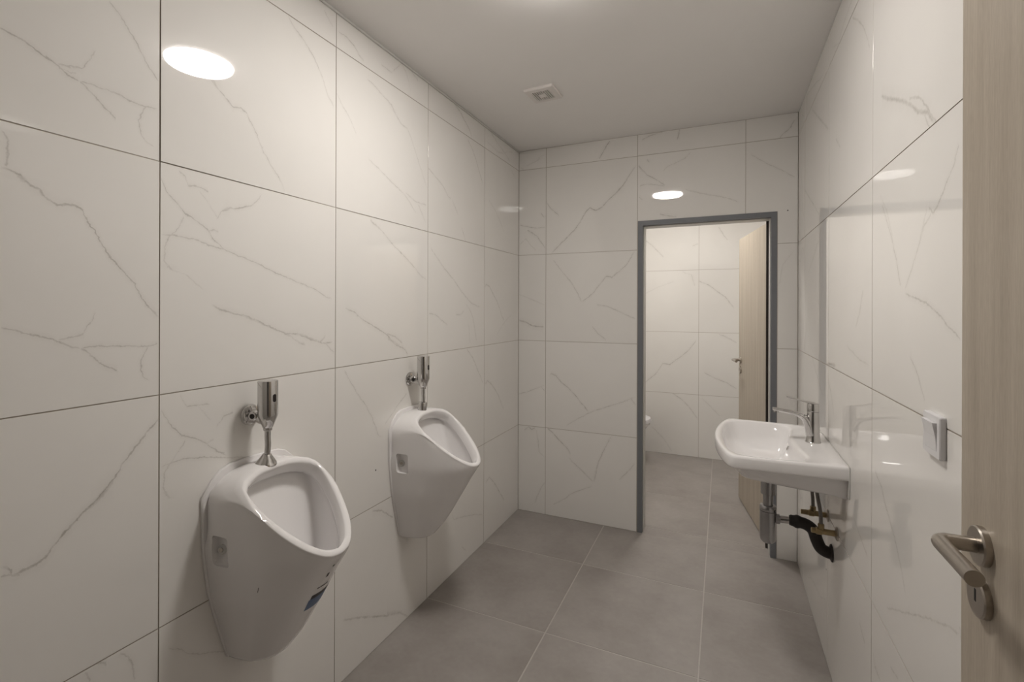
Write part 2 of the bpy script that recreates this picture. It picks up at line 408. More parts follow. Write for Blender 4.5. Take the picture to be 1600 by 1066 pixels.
#VEINS_BEGIN
# vein prints traced per tile, in metres on the wall: (wall, column, row) -> veins
VEINS = {
    ('back', 0, 0): [
        ('u', [(0.044,0.55),(0.078,0.58),(0.099,0.563),(0.126,0.578)], 0.0072, 0.49),
        ('v', [(0.384,0.194),(0.417,0.154),(0.492,0.147),(0.566,0.133)], 0.0036, 0.392),
        ('v', [(0.065,0.128),(0.112,0.141),(0.173,0.168),(0.215,0.198)], 0.0036, 0.448),
    ],
    ('back', 0, 1): [
        ('u', [(-0.005,0.796),(0.064,0.817),(0.132,0.845),(0.192,0.871)], 0.0036, 0.42),
        ('u', [(0.165,0.86),(0.196,0.831)], 0.0036, 0.392),
    ],
    ('back', 0, 2): [
        ('u', [(0.001,1.308),(0.052,1.295),(0.108,1.27),(0.185,1.265)], 0.0096, 0.588),
        ('u', [(0.001,1.487),(0.093,1.453),(0.191,1.414)], 0.003, 0.308),
    ],
    ('back', 0, 3): [
        ('u', [(0.006,1.965),(0.064,1.951),(0.134,1.937),(0.192,1.939)], 0.0042, 0.532),
        ('u', [(0.064,1.928),(0.134,1.884),(0.162,1.844),(0.196,1.796)], 0.0048, 0.588),
        ('u', [(0.007,1.832),(0.05,1.87),(0.092,1.821),(0.127,1.787)], 0.0036, 0.392),
        ('v', [(2.005,0.186),(2.039,0.161)], 0.0048, 0.49),
    ],
    ('back', 1, 0): [
        ('u', [(0.213,0.585),(0.266,0.543),(0.311,0.499),(0.356,0.461),(0.375,0.427)], 0.0046, 0.7),
        ('u', [(0.363,0.406),(0.388,0.379),(0.445,0.338),(0.495,0.297),(0.528,0.266)], 0.0036, 0.532),
        ('v', [(0.266,0.531),(0.322,0.543),(0.403,0.561),(0.459,0.585),(0.523,0.615),(0.58,0.644)], 0.0042, 0.532),
        ('u', [(0.254,0.074),(0.332,0.125),(0.383,0.17),(0.427,0.195),(0.47,0.217),(0.519,0.24)], 0.0036, 0.49),
        ('u', [(0.692,0.308),(0.744,0.363),(0.789,0.422)], 0.0042, 0.448),
    ],
    ('back', 1, 1): [
        ('u', [(0.225,0.933),(0.238,0.952),(0.271,0.942),(0.31,0.901),(0.355,0.867),(0.399,0.827),(0.443,0.776),(0.496,0.72)], 0.0046, 0.7),
        ('u', [(0.343,0.613),(0.419,0.664),(0.499,0.714),(0.59,0.753),(0.65,0.776),(0.72,0.805),(0.794,0.84)], 0.0034, 0.448),
        ('v', [(0.788,0.794),(0.826,0.765)], 0.0048, 0.392),
    ],
    ('back', 1, 2): [
        ('u', [(0.45,1.433),(0.519,1.488),(0.569,1.55),(0.606,1.598),(0.643,1.589),(0.691,1.627),(0.739,1.673),(0.786,1.75)], 0.0042, 0.588),
        ('v', [(1.435,0.446),(1.496,0.417),(1.56,0.378),(1.637,0.312),(1.716,0.251)], 0.0036, 0.448),
        ('u', [(0.545,1.416),(0.607,1.408),(0.68,1.377),(0.74,1.348),(0.793,1.324)], 0.0036, 0.532),
        ('u', [(0.514,1.277),(0.558,1.228),(0.608,1.187)], 0.0036, 0.42),
    ],
    ('back', 1, 3): [
        ('u', [(0.237,1.762),(0.298,1.817),(0.351,1.865),(0.396,1.907),(0.435,1.955),(0.467,2.015),(0.499,2.046),(0.537,2.022),(0.58,2.043),(0.617,2.083),(0.672,2.127),(0.714,2.171),(0.761,2.244),(0.796,2.288)], 0.0048, 0.7),
        ('v', [(2.11,0.654),(2.165,0.708)], 0.0108, 0.49),
        ('u', [(0.202,2.101),(0.23,2.066),(0.291,2.01)], 0.0048, 0.49),
    ],
    ('back', 1, 4): [
        ('v', [(2.354,0.56),(2.388,0.579),(2.428,0.604),(2.462,0.628)], 0.0054, 0.7),
    ],
    ('back', 2, 3): [
        ('u', [(0.803,2.286),(0.829,2.256),(0.858,2.216),(0.887,2.199),(0.919,2.179),(0.964,2.142)], 0.0036, 0.532),
        ('u', [(0.813,2.154),(0.842,2.161),(0.881,2.157),(0.926,2.149),(0.964,2.138)], 0.0036, 0.448),
        ('v', [(2.295,0.871),(2.316,0.858)], 0.0048, 0.448),
        ('u', [(0.951,2.229),(0.976,2.256),(1.025,2.272),(1.074,2.292),(1.111,2.326)], 0.0034, 0.42),
        ('u', [(0.81,2.084),(0.83,2.068)], 0.0048, 0.462),
        ('u', [(1.075,2.108),(1.135,2.086),(1.206,2.063),(1.282,2.043),(1.333,2.023),(1.372,2.004)], 0.0034, 0.42),
        ('u', [(0.933,1.97),(0.977,1.956),(1.033,1.946)], 0.0048, 0.448),
        ('v', [(2.242,0.834),(2.281,0.802)], 0.0036, 0.42),
    ],
    ('back', 2, 4): [
        ('u', [(0.822,2.438),(0.874,2.458),(0.95,2.473)], 0.0054, 0.49),
        ('v', [(2.411,1.034),(2.446,1.043),(2.472,1.046)], 0.0048, 0.56),
    ],
    ('back', 3, 3): [
        ('u', [(1.427,2.273),(1.465,2.243),(1.508,2.21),(1.556,2.18),(1.649,2.116)], 0.0036, 0.42),
    ],
    ('back', 3, 4): [
        ('v', [(2.341,1.571),(2.368,1.592),(2.393,1.623),(2.435,1.643)], 0.0054, 0.49),
    ],
    ('left', 0, 0): [
        ('v', [(0.553,0.596),(0.579,0.59)], 0.004, 0.345),
        ('u', [(0.601,0.591),(0.62,0.578),(0.628,0.569)], 0.006, 0.46),
        ('v', [(0.493,0.686),(0.536,0.682),(0.559,0.673),(0.58,0.656)], 0.004, 0.402),
    ],
    ('left', 0, 1): [
        ('u', [(0.449,0.881),(0.461,0.874),(0.469,0.856),(0.486,0.859),(0.504,0.86),(0.519,0.87),(0.531,0.886),(0.552,0.906),(0.579,0.932),(0.6,0.949),(0.621,0.969),(0.641,0.989),(0.66,1.022),(0.69,1.057),(0.715,1.088),(0.741,1.111)], 0.005, 0.69),
        ('u', [(0.449,0.862),(0.467,0.859),(0.48,0.852)], 0.004, 0.46),
        ('u', [(0.595,0.944),(0.621,0.966),(0.643,0.988)], 0.011, 0.402),
    ],
    ('left', 0, 2): [
        ('v', [(1.666,0.456),(1.689,0.459),(1.717,0.457),(1.735,0.45)], 0.004, 0.46),
        ('u', [(0.447,1.663),(0.459,1.661),(0.477,1.653),(0.483,1.644),(0.503,1.634),(0.517,1.619),(0.537,1.607),(0.561,1.611),(0.579,1.604),(0.587,1.586),(0.604,1.559),(0.626,1.516),(0.655,1.479),(0.683,1.446),(0.698,1.416),(0.718,1.388),(0.739,1.366)], 0.004, 0.632),
        ('v', [(1.641,0.485),(1.652,0.476)], 0.01, 0.46),
        ('u', [(0.448,1.349),(0.473,1.341),(0.5,1.331),(0.528,1.321),(0.552,1.307),(0.578,1.299)], 0.0035, 0.517),
        ('u', [(0.537,1.319),(0.562,1.325),(0.583,1.33),(0.591,1.349),(0.607,1.379)], 0.003, 0.46),
        ('u', [(0.578,1.299),(0.61,1.302),(0.656,1.301),(0.692,1.295),(0.712,1.296),(0.738,1.3)], 0.003, 0.437),
        ('u', [(0.578,1.3),(0.604,1.274),(0.627,1.255),(0.65,1.241)], 0.0035, 0.517),
        ('v', [(1.209,0.718),(1.219,0.705),(1.237,0.697),(1.262,0.699),(1.296,0.712)], 0.003, 0.46),
    ],
    ('left', 0, 3): [
        ('u', [(0.446,1.936),(0.474,1.93),(0.5,1.918),(0.531,1.905),(0.552,1.891),(0.574,1.886)], 0.0035, 0.575),
        ('u', [(0.574,1.886),(0.594,1.889),(0.609,1.887),(0.646,1.888),(0.678,1.882),(0.707,1.88),(0.736,1.887)], 0.0032, 0.483),
        ('u', [(0.574,1.886),(0.588,1.876),(0.612,1.854),(0.646,1.828)], 0.003, 0.483),
        ('u', [(0.535,1.905),(0.552,1.908),(0.578,1.917),(0.588,1.935),(0.594,1.95),(0.604,1.967)], 0.003, 0.46),
        ('u', [(0.539,1.9),(0.555,1.898),(0.568,1.9)], 0.002, 0.287),
        ('v', [(1.955,0.736),(1.984,0.712),(2.01,0.695),(2.025,0.688),(2.048,0.671),(2.071,0.652),(2.096,0.629)], 0.0032, 0.517),
        ('v', [(1.787,0.727),(1.796,0.711),(1.81,0.697),(1.839,0.692),(1.856,0.697),(1.88,0.707)], 0.0028, 0.402),
    ],
    ('left', 1, 0): [
        ('u', [(0.762,0.522),(0.797,0.496),(0.818,0.47),(0.872,0.439),(0.921,0.411)], 0.003, 0.368),
        ('v', [(0.547,0.9),(0.576,0.876)], 0.004, 0.345),
    ],
    ('left', 1, 1): [
        ('u', [(0.743,1.131),(0.767,1.091),(0.795,1.055),(0.832,1.039),(0.862,1.016),(0.89,0.99),(0.92,0.97)], 0.0032, 0.552),
        ('u', [(0.744,0.99),(0.767,0.991),(0.802,0.993),(0.855,0.982),(0.903,0.969),(0.991,0.944)], 0.0032, 0.517),
        ('u', [(0.791,1.162),(0.809,1.129),(0.839,1.128),(0.87,1.124)], 0.003, 0.402),
        ('v', [(1.079,0.874),(1.124,0.839)], 0.002, 0.23),
        ('u', [(0.89,1.056),(0.911,1.083),(0.941,1.089)], 0.0035, 0.437),
        ('u', [(0.862,1.016),(0.882,1.023)], 0.003, 0.402),
        ('v', [(0.899,0.778),(0.912,0.757),(0.935,0.75),(0.97,0.752),(0.991,0.767),(1.02,0.791),(1.045,0.806)], 0.0025, 0.402),
        ('v', [(0.902,0.767),(0.924,0.752)], 0.006, 0.345),
    ],
    ('left', 1, 2): [
        ('u', [(0.74,1.719),(0.757,1.685),(0.786,1.656),(0.803,1.636),(0.833,1.623),(0.862,1.603),(0.881,1.577),(0.911,1.555)], 0.0032, 0.517),
        ('u', [(0.741,1.573),(0.769,1.575),(0.797,1.575),(0.833,1.571),(0.871,1.56),(0.911,1.555),(0.961,1.541),(1.014,1.525),(1.079,1.502),(1.15,1.481),(1.237,1.458),(1.3,1.428),(1.327,1.421)], 0.0032, 0.517),
        ('u', [(0.785,1.745),(0.8,1.734),(0.809,1.712),(0.833,1.714),(0.864,1.709)], 0.003, 0.46),
        ('u', [(0.839,1.704),(0.865,1.678),(0.881,1.653),(0.894,1.639)], 0.002, 0.253),
        ('u', [(0.862,1.599),(0.881,1.605),(0.894,1.601)], 0.003, 0.345),
        ('u', [(0.888,1.635),(0.904,1.66),(0.921,1.673),(0.96,1.682),(0.998,1.696),(1.033,1.736)], 0.0035, 0.46),
        ('u', [(0.908,1.664),(0.928,1.675)], 0.008, 0.402),
        ('v', [(1.437,0.853),(1.477,0.804),(1.484,0.775),(1.491,0.758),(1.508,0.75),(1.543,0.752),(1.57,0.763),(1.597,0.786),(1.629,0.8)], 0.0025, 0.368),
        ('v', [(1.486,0.768),(1.5,0.755)], 0.006, 0.402),
        ('u', [(0.872,1.403),(0.898,1.384),(0.94,1.374),(0.976,1.366),(1.014,1.352),(1.071,1.327),(1.123,1.306),(1.169,1.304),(1.227,1.282),(1.279,1.265),(1.328,1.265)], 0.005, 0.575),
        ('u', [(0.969,1.366),(1.014,1.349),(1.08,1.323),(1.141,1.298),(1.178,1.273),(1.207,1.265)], 0.007, 0.38),
        ('u', [(1.16,1.305),(1.198,1.295),(1.268,1.268),(1.295,1.292)], 0.009, 0.368),
        ('u', [(1.29,1.265),(1.334,1.23)], 0.003, 0.402),
    ],
    ('left', 1, 3): [
        ('u', [(0.846,2.027),(0.871,2.019),(0.885,2.006),(0.906,1.992),(0.936,1.968),(0.961,1.973),(0.98,1.964),(0.99,1.947),(1.014,1.914),(1.038,1.867),(1.07,1.83),(1.1,1.797),(1.119,1.763)], 0.003, 0.483),
        ('v', [(2.004,0.887),(2.023,0.874)], 0.008, 0.46),
        ('u', [(1.125,2.341),(1.153,2.311),(1.194,2.29),(1.237,2.254),(1.273,2.208),(1.301,2.15),(1.335,2.117)], 0.003, 0.483),
    ],
    ('left', 1, 4): [
        ('u', [(1.282,2.443),(1.31,2.416),(1.324,2.406)], 0.003, 0.345),
    ],
    ('left', 2, 0): [
        ('u', [(1.548,0.569),(1.607,0.55),(1.681,0.491)], 0.007, 0.46),
        ('u', [(1.381,0.227),(1.466,0.187),(1.56,0.137),(1.641,0.094),(1.728,0.057),(1.798,-0.002)], 0.008, 0.437),
        ('u', [(1.641,0.101),(1.751,0.044)], 0.016, 0.287),
    ],
    ('left', 2, 1): [
        ('v', [(0.852,1.616),(0.866,1.586),(0.946,1.546),(1.003,1.508),(1.076,1.445),(1.161,1.385)], 0.003, 0.46),
        ('u', [(1.626,0.903),(1.712,0.966),(1.78,1.01)], 0.003, 0.402),
    ],
    ('left', 2, 2): [
        ('u', [(1.528,1.741),(1.559,1.729),(1.601,1.712),(1.646,1.679),(1.703,1.647),(1.764,1.616),(1.828,1.58),(1.882,1.542),(1.938,1.525)], 0.0035, 0.517),
        ('u', [(1.528,1.741),(1.564,1.727),(1.601,1.712)], 0.009, 0.345),
        ('u', [(1.389,1.391),(1.443,1.372),(1.491,1.342),(1.54,1.321),(1.593,1.298),(1.642,1.275),(1.694,1.232),(1.754,1.213),(1.792,1.177)], 0.005, 0.517),
        ('u', [(1.636,1.282),(1.694,1.265),(1.742,1.237),(1.76,1.179)], 0.005, 0.402),
        ('u', [(1.642,1.264),(1.729,1.223)], 0.01, 0.345),
    ],
    ('left', 2, 3): [
        ('u', [(1.504,2.3),(1.564,2.286),(1.621,2.268),(1.665,2.253),(1.688,2.228),(1.728,2.199),(1.777,2.192),(1.811,2.153),(1.837,2.11),(1.882,2.041),(1.938,1.96)], 0.0028, 0.437),
        ('v', [(2.228,1.688),(2.259,1.658)], 0.007, 0.345),
        ('u', [(1.342,2.177),(1.376,2.137),(1.411,2.109),(1.448,2.058)], 0.0025, 0.322),
        ('u', [(1.518,1.984),(1.594,1.955),(1.682,1.921),(1.762,1.89),(1.812,1.856),(1.847,1.827)], 0.003, 0.437),
        ('u', [(1.762,1.905),(1.847,1.878),(1.929,1.881)], 0.003, 0.402),
        ('v', [(1.798,1.92),(1.871,1.865)], 0.0025, 0.345),
    ],
    ('left', 2, 4): [
        ('u', [(1.352,2.405),(1.392,2.405),(1.434,2.393),(1.465,2.37),(1.491,2.356)], 0.0035, 0.46),
        ('u', [(1.591,2.394),(1.665,2.394),(1.734,2.465),(1.767,2.435),(1.792,2.397),(1.804,2.352)], 0.0035, 0.402),
        ('u', [(1.726,2.476),(1.792,2.467),(1.861,2.442)], 0.004, 0.368),
    ],
    ('left', 3, 0): [
        ('u', [(2.172,0.32),(2.198,0.277),(2.293,0.253),(2.44,0.209),(2.536,0.169)], 0.005, 0.322),
        ('u', [(2.28,0.094),(2.337,0.047)], 0.006, 0.287),
    ],
    ('left', 3, 1): [
        ('u', [(2.33,1.165),(2.404,1.109),(2.466,1.03),(2.531,0.948)], 0.0035, 0.46),
    ],
    ('left', 3, 2): [
        ('u', [(1.962,1.687),(2.018,1.644),(2.089,1.596),(2.19,1.538),(2.257,1.491),(2.327,1.448),(2.386,1.418),(2.447,1.405),(2.494,1.397)], 0.0035, 0.483),
        ('u', [(1.953,1.363),(2.009,1.358),(2.067,1.332),(2.128,1.305)], 0.004, 0.437),
        ('v', [(1.201,2.448),(1.275,2.425),(1.34,2.401),(1.375,2.371),(1.417,2.32)], 0.0032, 0.437),
        ('u', [(2.211,1.356),(2.265,1.354),(2.299,1.376)], 0.004, 0.38),
        ('v', [(1.192,2.37),(1.284,2.357),(1.306,2.343)], 0.003, 0.287),
    ],
    ('left', 3, 3): [
        ('u', [(2.334,2.325),(2.396,2.281),(2.438,2.234),(2.493,2.158),(2.527,2.115)], 0.0035, 0.46),
        ('u', [(1.94,2.061),(2.009,2.036),(2.082,2.006),(2.124,1.967),(2.159,1.957)], 0.0035, 0.437),
        ('u', [(2.168,1.958),(2.204,1.92),(2.231,1.888)], 0.0028, 0.345),
        ('v', [(1.755,2.318),(1.786,2.298),(1.829,2.269)], 0.0028, 0.38),
    ],
    ('left', 3, 4): [
        ('u', [(2.182,2.467),(2.246,2.446),(2.314,2.409),(2.364,2.378),(2.385,2.346)], 0.0045, 0.483),
    ],
    ('left', 4, 0): [
        ('u', [(2.568,0.348),(2.619,0.365),(2.691,0.308),(2.765,0.227),(2.844,0.143)], 0.0045, 0.575),
    ],
    ('left', 4, 1): [
        ('u', [(2.557,0.937),(2.591,0.955),(2.65,0.924),(2.742,0.847),(2.827,0.735)], 0.004, 0.575),
    ],
    ('left', 4, 2): [
        ('u', [(2.542,1.501),(2.567,1.532),(2.618,1.52),(2.663,1.479),(2.718,1.437),(2.755,1.398),(2.794,1.341),(2.833,1.31)], 0.0035, 0.575),
        ('u', [(2.719,1.224),(2.775,1.261),(2.853,1.308),(2.955,1.348)], 0.003, 0.287),
    ],
    ('left', 4, 3): [
        ('u', [(2.597,2.048),(2.682,2.001),(2.746,1.958),(2.826,1.882)], 0.003, 0.368),
        ('u', [(2.921,2.323),(3.01,2.276)], 0.003, 0.322),
    ],
    ('right', 2, 0): [
        ('u', [(1.548,0.42),(1.599,0.426),(1.613,0.455)], 0.005, 0.402),
        ('u', [(1.407,0.523),(1.469,0.514)], 0.006, 0.322),
    ],
    ('right', 2, 1): [
        ('u', [(1.362,0.744),(1.381,0.779),(1.42,0.825),(1.462,0.861),(1.506,0.892),(1.542,0.929),(1.605,0.953)], 0.004, 0.483),
        ('u', [(1.089,0.824),(1.129,0.815),(1.247,0.764),(1.362,0.706),(1.504,0.639)], 0.005, 0.345),
        ('v', [(0.813,1.084),(0.839,1.089)], 0.005, 0.345),
    ],
    ('right', 2, 2): [
        ('u', [(1.098,1.682),(1.122,1.65),(1.153,1.623),(1.191,1.59),(1.214,1.581),(1.236,1.599)], 0.0045, 0.483),
        ('u', [(1.22,1.582),(1.257,1.564),(1.283,1.527)], 0.004, 0.345),
        ('v', [(1.524,1.446),(1.573,1.465),(1.633,1.503),(1.695,1.565)], 0.003, 0.253),
        ('v', [(1.442,1.4),(1.516,1.436),(1.575,1.474),(1.665,1.548)], 0.004, 0.402),
        ('u', [(1.242,1.599),(1.283,1.533),(1.326,1.483),(1.374,1.435)], 0.004, 0.345),
        ('u', [(1.088,1.337),(1.133,1.357),(1.178,1.38),(1.247,1.405),(1.311,1.416),(1.374,1.429)], 0.0045, 0.517),
        ('u', [(1.252,1.203),(1.295,1.255),(1.34,1.289)], 0.0035, 0.402),
    ],
    ('right', 2, 3): [
        ('u', [(1.204,1.755),(1.24,1.789),(1.293,1.811),(1.336,1.841),(1.398,1.876),(1.487,1.916),(1.557,1.951)], 0.01, 0.483),
        ('u', [(1.192,1.75),(1.222,1.778),(1.253,1.809),(1.293,1.842),(1.351,1.862)], 0.006, 0.402),
        ('v', [(1.751,1.227),(1.791,1.259)], 0.006, 0.322),
    ],
    ('right', 3, 0): [
        ('u', [(1.697,0.424),(1.76,0.452)], 0.008, 0.345),
    ],
    ('right', 3, 1): [
        ('u', [(2.129,0.994),(2.175,1.062),(2.274,1.146)], 0.008, 0.322),
        ('u', [(1.671,0.687),(1.747,0.71),(1.831,0.735)], 0.006, 0.287),
    ],
    ('right', 3, 2): [
        ('v', [(1.333,1.817),(1.38,1.767),(1.448,1.73)], 0.005, 0.345),
        ('u', [(1.661,1.233),(1.771,1.239),(1.934,1.27)], 0.006, 0.253),
    ],
    ('right', 3, 3): [
        ('u', [(1.665,2.127),(1.698,2.181),(1.737,2.23),(1.793,2.278),(1.869,2.327)], 0.006, 0.368),
        ('u', [(2.036,1.962),(2.116,2.019)], 0.008, 0.287),
    ],
    ('right', 4, 3): [
        ('u', [(2.249,2.098),(2.458,2.221),(2.645,2.328)], 0.012, 0.345),
        ('u', [(2.423,1.789),(2.637,1.894),(2.855,1.999)], 0.01, 0.322),
    ],
    ('wcback', 1, 0): [
        ('u', [(0.847,0.588),(0.929,0.536),(1.0,0.467),(1.081,0.356)], 0.006, 0.456),
        ('u', [(0.659,0.248),(0.765,0.15),(0.849,0.028)], 0.005, 0.3),
    ],
    ('wcback', 1, 1): [
        ('u', [(0.593,0.665),(0.7,0.761),(0.763,0.863),(0.826,0.856),(0.928,0.937),(0.999,1.004),(1.068,1.103)], 0.006, 0.504),
    ],
    ('wcback', 1, 2): [
        ('u', [(0.591,1.535),(0.719,1.6),(0.865,1.652)], 0.004, 0.24),
        ('v', [(1.606,1.047),(1.714,1.017),(1.726,0.966),(1.748,0.936)], 0.006, 0.3),
    ],
    ('wcback', 1, 3): [
        ('u', [(0.589,2.064),(0.654,2.011),(0.707,1.954),(0.77,1.885)], 0.006, 0.42),
        ('u', [(1.026,1.982),(1.076,2.0)], 0.008, 0.264),
    ],
    ('wcback', 2, 0): [
        ('u', [(1.11,0.561),(1.188,0.483),(1.265,0.406)], 0.005, 0.3),
    ],
    ('wcback', 2, 1): [
        ('u', [(1.254,1.157),(1.32,1.132),(1.405,1.082)], 0.006, 0.504),
        ('u', [(1.129,0.797),(1.226,0.75),(1.322,0.714),(1.406,0.664)], 0.006, 0.48),
    ],
    ('wcback', 2, 2): [
        ('u', [(1.077,1.652),(1.165,1.614),(1.243,1.55),(1.31,1.497),(1.386,1.393)], 0.006, 0.54),
    ],
    ('wcback', 2, 3): [
        ('v', [(2.018,1.327),(2.073,1.289),(2.149,1.251)], 0.006, 0.42),
    ],
}
#VEINS_END

# ------------------------------------------------------------------ tiled walls
GAP = 0.0027
TT = 0.0018
_rnd = random.Random(7)
def random_veins(s0, s1, z0, z1, rnd):
    out = []
    for k in range(rnd.choice((1, 2, 2))):
        a = rnd.choice('uv')
        lo, hi, l2, h2 = (s0, s1, z0, z1) if a == 'u' else (z0, z1, s0, s1)
        n = 6
        y = rnd.uniform(l2, h2); dy = rnd.uniform(-1, 1) * (h2 - l2) * 0.16
        ta = rnd.uniform(lo, lo + 0.25 * (hi - lo)); tb = rnd.uniform(hi - 0.35 * (hi - lo), hi)
        pts = []
        for i in range(n):
            pts.append((ta + (tb - ta) * i / (n - 1), y)); y += dy + rnd.uniform(-0.03, 0.03)
        out.append((a, pts, rnd.uniform(0.003, 0.006), rnd.uniform(0.18, 0.35)))
    return out

def tile_wall(root, key, org, sdir, ndir, cols, rows, holes=(), tilts={}):
    """tiles as children of a wall.  org: world point of (s=0, z=0); sdir: along the wall; ndir: out of the wall into the room.
    cols / rows: lists of joint positions (metres); holes: (s0, s1, z0, z1) rectangles left open"""
    org, sd, nd = Vector(org), Vector(sdir), Vector(ndir)
    rnd = random.Random(hash(key) % 1000 if False else sum(map(ord, key)))
    for ci, (s0, s1) in enumerate(zip(cols, cols[1:])):
        for ri, (z0, z1) in enumerate(zip(rows, rows[1:])):
            pieces = [(s0, s1, z0, z1)]
            for (a, b_, c, d) in holes:
                nxt = []
                for (p, q, r, t) in pieces:
                    if b_ <= p or a >= q or d <= r or c >= t:
                        nxt.append((p, q, r, t)); continue
                    nxt.append(('hole', (p, q, r, t), (max(a, p), min(b_, q), max(c, r), min(d, t))))
                pieces = nxt
            veins = VEINS.get((key, ci, ri))
            if veins is None:
                veins = random_veins(s0, s1, z0, z1, rnd)
            mat = marble('marble_tile_print', veins, seed=ci * 7 + ri * 3 + len(key))
            for pc in pieces:
                if pc[0] == 'hole':
                    (p, q, r, t), (a, b_, c, d) = pc[1], pc[2]
                    g = GAP / 2
                    A = [p + g, q - g, r + g, t - g]
                    poly = None
                    # an L- or U-shaped or cut tile: outline with the hole rectangle removed
                    L_, R_ = a > p + 0.02, b_ < q - 0.02
                    B_, T_ = c > r + 0.02, d < t - 0.02
                    if not (L_ or R_ or B_ or T_):
                        continue
                    if T_ and not B_ and L_ and not R_:
                        poly = [(A[0], A[2]), (a, A[2]), (a, d), (A[1], d), (A[1], A[3]), (A[0], A[3])]
                    elif T_ and not B_ and R_ and not L_:
                        poly = [(b_, A[2]), (A[1], A[2]), (A[1], A[3]), (A[0], A[3]), (A[0], d), (b_, d)]
                    elif T_ and not L_ and not R_:
                        poly = [(A[0], d), (A[1], d), (A[1], A[3]), (A[0], A[3])]
                    elif L_ and not R_:
                        poly = [(A[0], A[2]), (a, A[2]), (a, A[3]), (A[0], A[3])]
                    elif R_ and not L_:
                        poly = [(b_, A[2]), (A[1], A[2]), (A[1], A[3]), (b_, A[3])]
                    if poly is None:
                        continue
                else:
                    p, q, r, t = pc
                    g = GAP / 2
                    poly = [(p + g, r + g), (q - g, r + g), (q - g, t - g), (p + g, t - g)]
                c0 = Vector((sum(x for x, _ in poly) / len(poly), sum(y for _, y in poly) / len(poly)))
                cen = org + sd * c0.x + Vector((0, 0, 1)) * c0.y
                bm = bmesh.new()
                uvl = bm.loops.layers.uv.new('UVMap')
                ch = 0.0002
                def inset(poly, k):
                    out = []
                    n = len(poly)
                    for i in range(n):
                        a, b2, c = Vector(poly[i - 1]), Vector(poly[i]), Vector(poly[(i + 1) % n])
                        e1 = (b2 - a).normalized(); e2 = (c - b2).normalized()
                        n1 = Vector((-e1.y, e1.x)); n2 = Vector((-e2.y, e2.x))
                        out.append(b2 + (n1 + n2) * k)
                    return out
                lev = [(poly, -TT), (poly, -ch), (inset(poly, ch), 0.0)]
                rings, us = [], {}
                for pl_, h in lev:
                    rr = []
                    for x, y in pl_:
                        v = bm.verts.new(sd * (x - c0.x) + Vector((0, 0, y - c0.y)) + nd * h)
                        us[v] = (x, y); rr.append(v)
                    rings.append(rr)
                n = len(poly)
                for lv_, (a_, b2) in enumerate(zip(rings, rings[1:])):
                    for i in range(n):
                        ff = bm.faces.new((a_[i], a_[(i + 1) % n], b2[(i + 1) % n], b2[i]))
                        ff.material_index = 1 if lv_ == 0 else 0      # grouted edge
                bm.faces.new(rings[-1]); bm.faces.new(list(reversed(rings[0])))
                for f in bm.faces:
                    for lp in f.loops:
                        lp[uvl].uv = us[lp.vert]
                o = bm_obj('tile', bm, mat, root)
                o.data.materials.append(M['grout_wall'])
                o.location = cen
                ta, tb = tilts.get((ci, ri), (rnd.uniform(-1, 1) * 0.0006, rnd.uniform(-1, 1) * 0.0006))
                # tiny unevenness of the setting bed
                o.rotation_mode = 'QUATERNION'
                o.rotation_quaternion = (Matrix.Rotation(ta, 3, 'Z') @ Matrix.Rotation(tb, 3, sd)).to_quaternion()

def rows_to(h):
    r = [0.0]
    while r[-1] + TH < h - 0.02:
        r.append(r[-1] + TH)
    return r + [h]

YL = 0.7398
wl = box('wall_left', (-0.15, Y0 - 0.15, -0.05), (-TT, YB, H + 0.05), M['grout_wall'])
tag(wl, 'left wall of large white marble-look tiles behind the urinals', 'wall', kind='structure')
tile_wall(wl, 'left', (0, 0, 0), (0, 1, 0), (1, 0, 0), [Y0, YL, YL + TW, YL + 2 * TW, YL + 3 * TW, YB - 0.001], rows_to(H),
          tilts={(0, 3): (0.0025, 0.001), (1, 3): (0.003, -0.0012)})

DX0, DX1, DZ = 0.805, 1.561, 1.935      # outside of the steel frame
def slab_with_door(name, y0, y1, x0, x1, a, b_, d, h, mat):
    bm = bmesh.new()
    add_box(bm, (x0, y0, -0.05), (a, y1, h)); add_box(bm, (b_, y0, -0.05), (x1, y1, h)); add_box(bm, (a, y0, d), (b_, y1, h))
    return bm_obj(name, bm, mat)
wb = slab_with_door('wall_back', YB + TT, YB2, -0.15, W + 0.15, DX0 + 0.004, DX1 - 0.004, DZ - 0.004, H + 0.05, M['grout_wall'])
tag(wb, 'back wall of white marble-look tiles around the grey door frame', 'wall', kind='structure')
XJ = 0.199
tile_wall(wb, 'back', (0, YB, 0), (1, 0, 0), (0, -1, 0), [0.001, XJ, XJ + TW, XJ + 2 * TW, W - 0.001], rows_to(H),
          holes=[(DX0 - 0.001, DX1 + 0.001, -1, DZ + 0.001)])

YR = 1.6336
wr = box('wall_right', (W + TT, Y0 - 0.15, -0.05), (W + 0.15, YB + TT, H + 0.05), M['grout_wall'])
tag(wr, 'right wall of glossy white marble-look tiles behind the washbasin', 'wall', kind='structure')
tile_wall(wr, 'right', (W, 0, 0), (0, 1, 0), (-1, 0, 0), [Y0, YR - 2 * TW, YR - TW, YR, YR + TW, YR + 2 * TW, YB - 0.001], rows_to(H))

# entrance wall with the doorway the camera stands in
EX0, EX1, EZ = 0.80, 1.62, 2.05
wf = slab_with_door('wall_front', Y0 - 0.14, Y0, -0.15, W + 0.15, EX0, EX1, EZ, H + 0.05, M['hall_dim_grey'])
tag(wf, 'unseen entrance wall around the doorway behind the viewer, grey to dim bounce light', 'wall', kind='structure')

ceil = box('ceiling', (-0.15, Y0 - 0.15, H), (W + 0.15, YB, H + 0.1), M['plaster'])
tag(ceil, 'plain white painted ceiling of the urinal room', 'ceiling', kind='structure')

